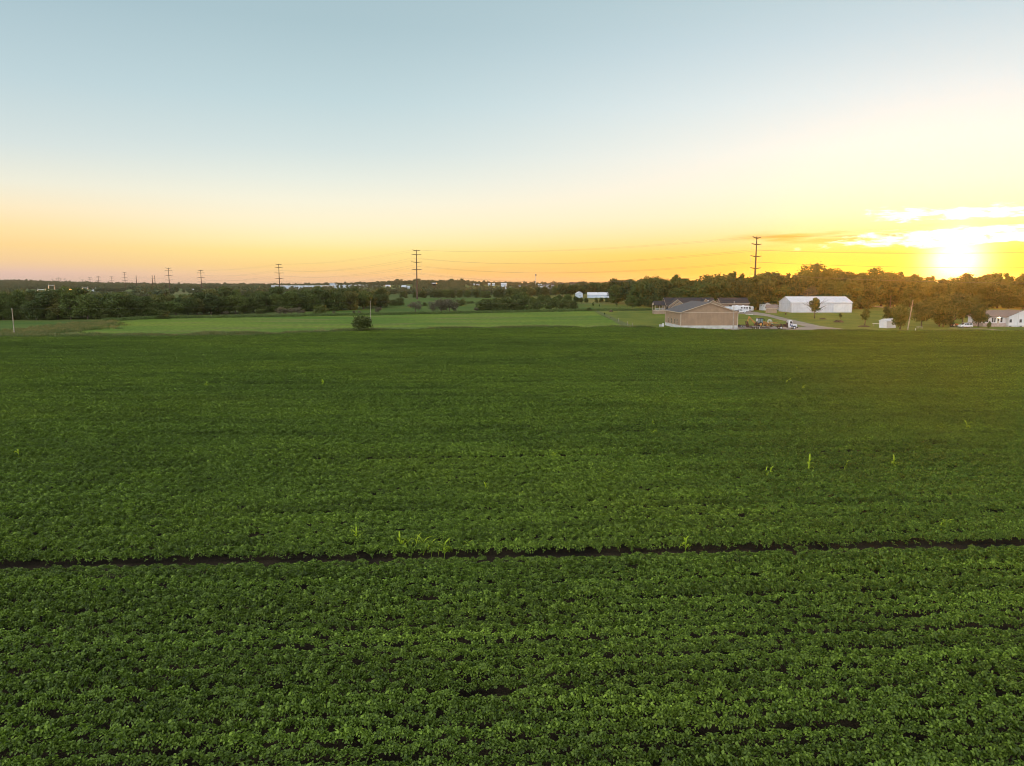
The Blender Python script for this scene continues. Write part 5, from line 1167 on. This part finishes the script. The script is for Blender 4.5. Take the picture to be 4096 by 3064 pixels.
while Y < 5200:
    step = 7 + Y*0.0055
    half = 0.84*Y + 60
    X = -half
    while X < half:
        X += step*rf_.uniform(0.6, 1.4); px = X/Y*2837 + 2048; yy = Y + step*rf_.uniform(-.5, .5)
        if Y < 900:
            if px > 1040: continue
            if Y < 560 and px > 500: continue
        if px > 2460 and Y < 1500: continue
        nz = mnoise.noise((X*0.0035, yy*0.0022, 4.0)) + 0.5*mnoise.noise((X*0.012, yy*0.006, 9.0))
        if nz < -0.22: continue
        if clear(px, yy): continue
        h = rf_.uniform(8, 13.5)
        if 1530 < px < 2440 and Y < 1950: h = rf_.uniform(6.5, 10.5)
        if Y > 1800: h = rf_.uniform(8, 15) + (rf_.uniform(2, 6) if rf_.random() < 0.12 else 0)
        if px < 560 and Y < 1500: h *= 0.75
        if px > 2440: h *= 0.9
        if 100 < px < 560 and yy < 1520: h = min(h, CAMH - rf_.uniform(28, 42)*yy/2837)
        if 1060 < px < 1660 and yy < 1920: h = min(h, CAMH - rf_.uniform(16, 36)*yy/2837)
        if h < 2.0: continue
        put(X, yy, h)
    Y += step*(1.05 if Y < 1500 else 1.7)
for i in range(260):     # loose trees around the factory, the town and the substation
    which = rf_.integers(3)
    if which == 0: px, Yq, h = rf_.uniform(1080, 1530), rf_.uniform(1500, 1800), rf_.uniform(6, 11.5)
    elif which == 1: px, Yq, h = rf_.uniform(2050, 2340), rf_.uniform(1600, 1890), rf_.uniform(4, 8)
    else: px, Yq, h = rf_.uniform(380, 500), rf_.uniform(1330, 1415), rf_.uniform(5, 11)
    put(xat(px, Yq), Yq, h)
for px, h in ((1440, 17), (1452, 15), (1540, 14), (1556, 15), (1330, 15), (2340, 16), (2215, 12), (2270, 15), (2280, 16)): put(xat(px, 1980), 1980, h)
scatter('far_woods', pts, rot, scl, vi, FP, 'hazy distant woods rolling to the horizon')
print('far trees', len(pts), 'objects', len(bpy.data.objects))

# ------------------------------------------------------------------ sky, sun, air, camera
w = bpy.data.worlds.new('World'); SC.world = w; w.use_nodes = True
t = NT(w.node_tree); bg = [n for n in t.n if n.type == 'BACKGROUND'][0]
dirv = t.new('ShaderNodeTexCoord').outputs['Generated']
sp = t.new('ShaderNodeSeparateXYZ'); t.put(sp.inputs[0], dirv)
DEG = 57.29578
el = t.m('MULTIPLY', t.m('ARCSINE', sp.outputs[2]), DEG)
az = t.m('MULTIPLY', t.m('ARCTAN2', sp.outputs[0], sp.outputs[1]), DEG)          # 0 ahead, + to the right
daz = t.m('ABSOLUTE', t.m('SUBTRACT', az, math.degrees(SUN_AZ)))
sky = t.new('ShaderNodeTexSky', sky_type='NISHITA', sun_disc=False); sky.sun_elevation = SUN_EL; sky.sun_rotation = SUN_AZ; sky.altitude = 250; sky.dust_density = 1.5
def lin(r, g, b):
    f = lambda c: (c/255/12.92) if c/255 <= 0.04045 else ((c/255+0.055)/1.055)**2.4
    return (f(r), f(g), f(b))
def eramp(stops):
    e = t.m('DIVIDE', el, 90.0, clamp=True); e = t.m('POWER', e, 0.5)
    return t.ramp(e, [((max(0, d)/90)**0.5, lin(*c)) for d, c in stops], 'LINEAR')
FAR = eramp([(0,(234,190,158)),(0.5,(249,202,150)),(1.4,(252,213,136)),(2.4,(254,228,146)),(3.3,(254,236,178)),(4.5,(252,239,202)),(6.2,(243,239,217)),(7.8,(228,233,222)),(10,(208,222,221)),(13.5,(188,210,215)),(18.5,(168,193,201)),(26,(160,184,194)),(45,(196,200,196)),(90,(205,205,198))])
LEFT = eramp([(0,(214,184,186)),(0.7,(228,192,178)),(1.5,(244,205,156)),(2.5,(251,213,148)),(3.6,(253,223,164)),(5,(249,231,194)),(6.6,(235,233,215)),(9,(211,222,220)),(13,(187,208,214)),(18.5,(165,190,200)),(26,(160,184,194)),(45,(196,200,196)),(90,(205,205,198))])
NEAR = eramp([(0,(240,150,62)),(0.8,(248,176,56)),(2.2,(252,202,92)),(3.4,(253,220,150)),(5,(252,234,196)),(7,(249,239,218)),(9.5,(240,240,230)),(13,(220,231,232)),(17,(196,215,222)),(21,(178,201,208)),(30,(168,190,198)),(45,(200,202,196)),(90,(205,205,198))])
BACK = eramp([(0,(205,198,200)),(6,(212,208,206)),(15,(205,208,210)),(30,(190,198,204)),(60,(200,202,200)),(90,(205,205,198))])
daz2 = t.m('MINIMUM', daz, t.m('SUBTRACT', 360.0, daz))
base = t.mix(t.rng(daz2, 48, 6, 0, 1), FAR, NEAR)
base = t.mix(t.rng(daz2, 46, 70, 0, 1), base, LEFT)
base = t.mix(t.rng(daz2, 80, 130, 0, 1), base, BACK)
# clouds near the sun, in the sky's own coordinates (degrees)
cv = t.new('ShaderNodeCombineXYZ'); t.put(cv.inputs[0], t.m('MULTIPLY', az, 0.55)); t.put(cv.inputs[1], t.m('MULTIPLY', el, 2.6))
n1 = t.noise(cv.outputs[0], 1.0, 8, 0.62, 0.4)
cv2 = t.new('ShaderNodeCombineXYZ'); t.put(cv2.inputs[0], t.m('MULTIPLY', az, 0.10)); t.put(cv2.inputs[1], t.m('MULTIPLY', el, 1.3)); cv2.inputs[2].default_value = 3.3
n2 = t.noise(cv2.outputs[0], 1.0, 6, 0.55, 0.3)
def window1(v, a, b, c, d): return t.m('MULTIPLY', t.rng(v, a, b), t.rng(v, d, c))
tilt = t.m('SUBTRACT', el, t.m('MULTIPLY', t.m('SUBTRACT', az, 30.0), 0.03))
up_ = t.m('MULTIPLY', window1(el, 3.95, 4.55, 4.75, 5.5), window1(az, 24.5, 28.5, 36, 41))
lo_ = t.m('MULTIPLY', window1(tilt, 2.3, 2.75, 3.4, 3.95), window1(az, 19, 31, 60, 80))
cu = t.rng(t.m('ADD', t.m('MULTIPLY', up_, 0.40), t.m('MULTIPLY', n1, 1.5)), 0.93, 1.25)
cl = t.rng(t.m('ADD', t.m('MULTIPLY', lo_, 0.48), t.m('MULTIPLY', n1, 1.3)), 0.82, 1.18)
cw = t.m('MAXIMUM', t.m('MULTIPLY', cu, t.m('MULTIPLY', up_, 4.0, clamp=True)), t.m('MULTIPLY', cl, t.m('MULTIPLY', lo_, 4.0, clamp=True)))
streak = t.m('MULTIPLY', t.rng(n2, 0.42, 0.60), window1(t.m('SUBTRACT', el, t.m('MULTIPLY', t.m('SUBTRACT', az, 24.0), 0.05)), 2.5, 3.2, 3.5, 4.3))
streak = t.m('MULTIPLY', streak, window1(az, 15, 21, 27, 32))
low_streak = t.m('MULTIPLY', t.m('MULTIPLY', t.rng(n2, 0.46, 0.62), window1(el, 0.15, 0.8, 1.1, 1.9)), window1(az, -24, -2, 14, 22))
base = t.mix(t.m('MULTIPLY', streak, 0.95), base, lin(238, 168, 66))
base = t.mix(t.m('MULTIPLY', low_streak, 0.55), base, lin(250, 196, 110))
base = t.mix(cw, base, (1.6, 1.5, 1.3))
# the aureole round the sun
sd = t.new('ShaderNodeVectorMath', operation='DOT_PRODUCT'); t.put(sd.inputs[0], dirv)
sd.inputs[1].default_value = (math.sin(SUN_AZ)*math.cos(SUN_EL), math.cos(SUN_AZ)*math.cos(SUN_EL), math.sin(SUN_EL))
th = t.m('MULTIPLY', t.m('ARCCOSINE', t.m('MINIMUM', sd.outputs['Value'], 0.9999999)), DEG)
g1 = t.m('EXPONENT', t.m('MULTIPLY', t.m('POWER', t.m('DIVIDE', th, 1.6), 2.0), -1.0))
g2 = t.m('EXPONENT', t.m('MULTIPLY', t.m('DIVIDE', th, 3.6), -1.0))
def scaled(col, k):
    n = t.new('ShaderNodeVectorMath', operation='SCALE'); t.put(n.inputs[0], col) if not isinstance(col, tuple) else setattr(n.inputs[0], 'default_value', col); t.put(n.inputs['Scale'], k); return n.outputs[0]
def vadd(a, b):
    n = t.new('ShaderNodeVectorMath', operation='ADD'); t.put(n.inputs[0], a); t.put(n.inputs[1], b); return n.outputs[0]
BGS = 0.10
tot = vadd(base, scaled((3.2, 2.5, 1.3), g1)); tot = vadd(tot, scaled((0.14, 0.06, 0.01), g2))
# sky behind the camera, out of view, is boosted to light the field; overhead dimmed
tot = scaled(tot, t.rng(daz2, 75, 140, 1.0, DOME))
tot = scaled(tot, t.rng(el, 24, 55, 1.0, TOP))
tot = scaled(tot, 1.0/BGS*0.91)
tot = vadd(tot, scaled(sky.outputs[0], 0.08))
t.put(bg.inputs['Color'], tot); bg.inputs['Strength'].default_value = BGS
w.cycles.sampling_method = 'MANUAL'; w.cycles.sample_map_resolution = 1024

sun = bpy.data.lights.new('sun', 'SUN'); sun.energy = SUNE; sun.angle = R(0.5); sun.color = (1.0, 0.40, 0.04)
so = bpy.data.objects.new('sun', sun); COL.objects.link(so)
sdv = Vector((math.sin(SUN_AZ)*math.cos(SUN_EL), math.cos(SUN_AZ)*math.cos(SUN_EL), math.sin(SUN_EL)))
so.rotation_euler = sdv.to_track_quat('Z', 'Y').to_euler(); so.location = (200, 300, 80)

if HAZE > 0:
    mb = MB(); mb.box((-6500, -300, -3), (6500, 7000, 62)); hz = mb.build('haze', None); tag(hz, None, None, None, 'stuff')
    m = bpy.data.materials.new('haze air'); m.use_nodes = True; m.node_tree.nodes.clear(); tt = NT(m.node_tree)
    out = tt.new('ShaderNodeOutputMaterial'); pv = tt.new('ShaderNodeVolumePrincipled'); pv.inputs['Density'].default_value = HAZE; pv.inputs['Anisotropy'].default_value = 0.865
    pv.inputs['Color'].default_value = (0.98, 0.90, 0.75, 1); tt.l.new(pv.outputs[0], out.inputs['Volume']); hz.data.materials.append(m)

cam = bpy.data.cameras.new('camera'); cam.sensor_width = 36.0; cam.lens = 36.0*FPX/4096.0; cam.clip_start = 0.1; cam.clip_end = 40000
co = bpy.data.objects.new('camera', cam); COL.objects.link(co); co.location = (0, 0, CAMH); co.rotation_euler = (math.pi/2 - PITCH, 0, 0); SC.camera = co
vs_ = SC.view_settings; vs_.view_transform = 'Standard'; vs_.look = 'None'; vs_.exposure = 0.2; vs_.gamma = 1.0
SC.cycles.max_bounces = 6; SC.cycles.diffuse_bounces = 3; SC.cycles.transmission_bounces = 4; SC.cycles.glossy_bounces = 2; SC.cycles.volume_bounces = 0; SC.cycles.sample_clamp_indirect = 6.0
SC.cycles.use_denoising = DENO; SC.cycles.denoising_prefilter = 'ACCURATE'; SC.cycles.use_adaptive_sampling = False; SC.cycles.sample_clamp_direct = 9.0; SC.cycles.filter_width = 1.0
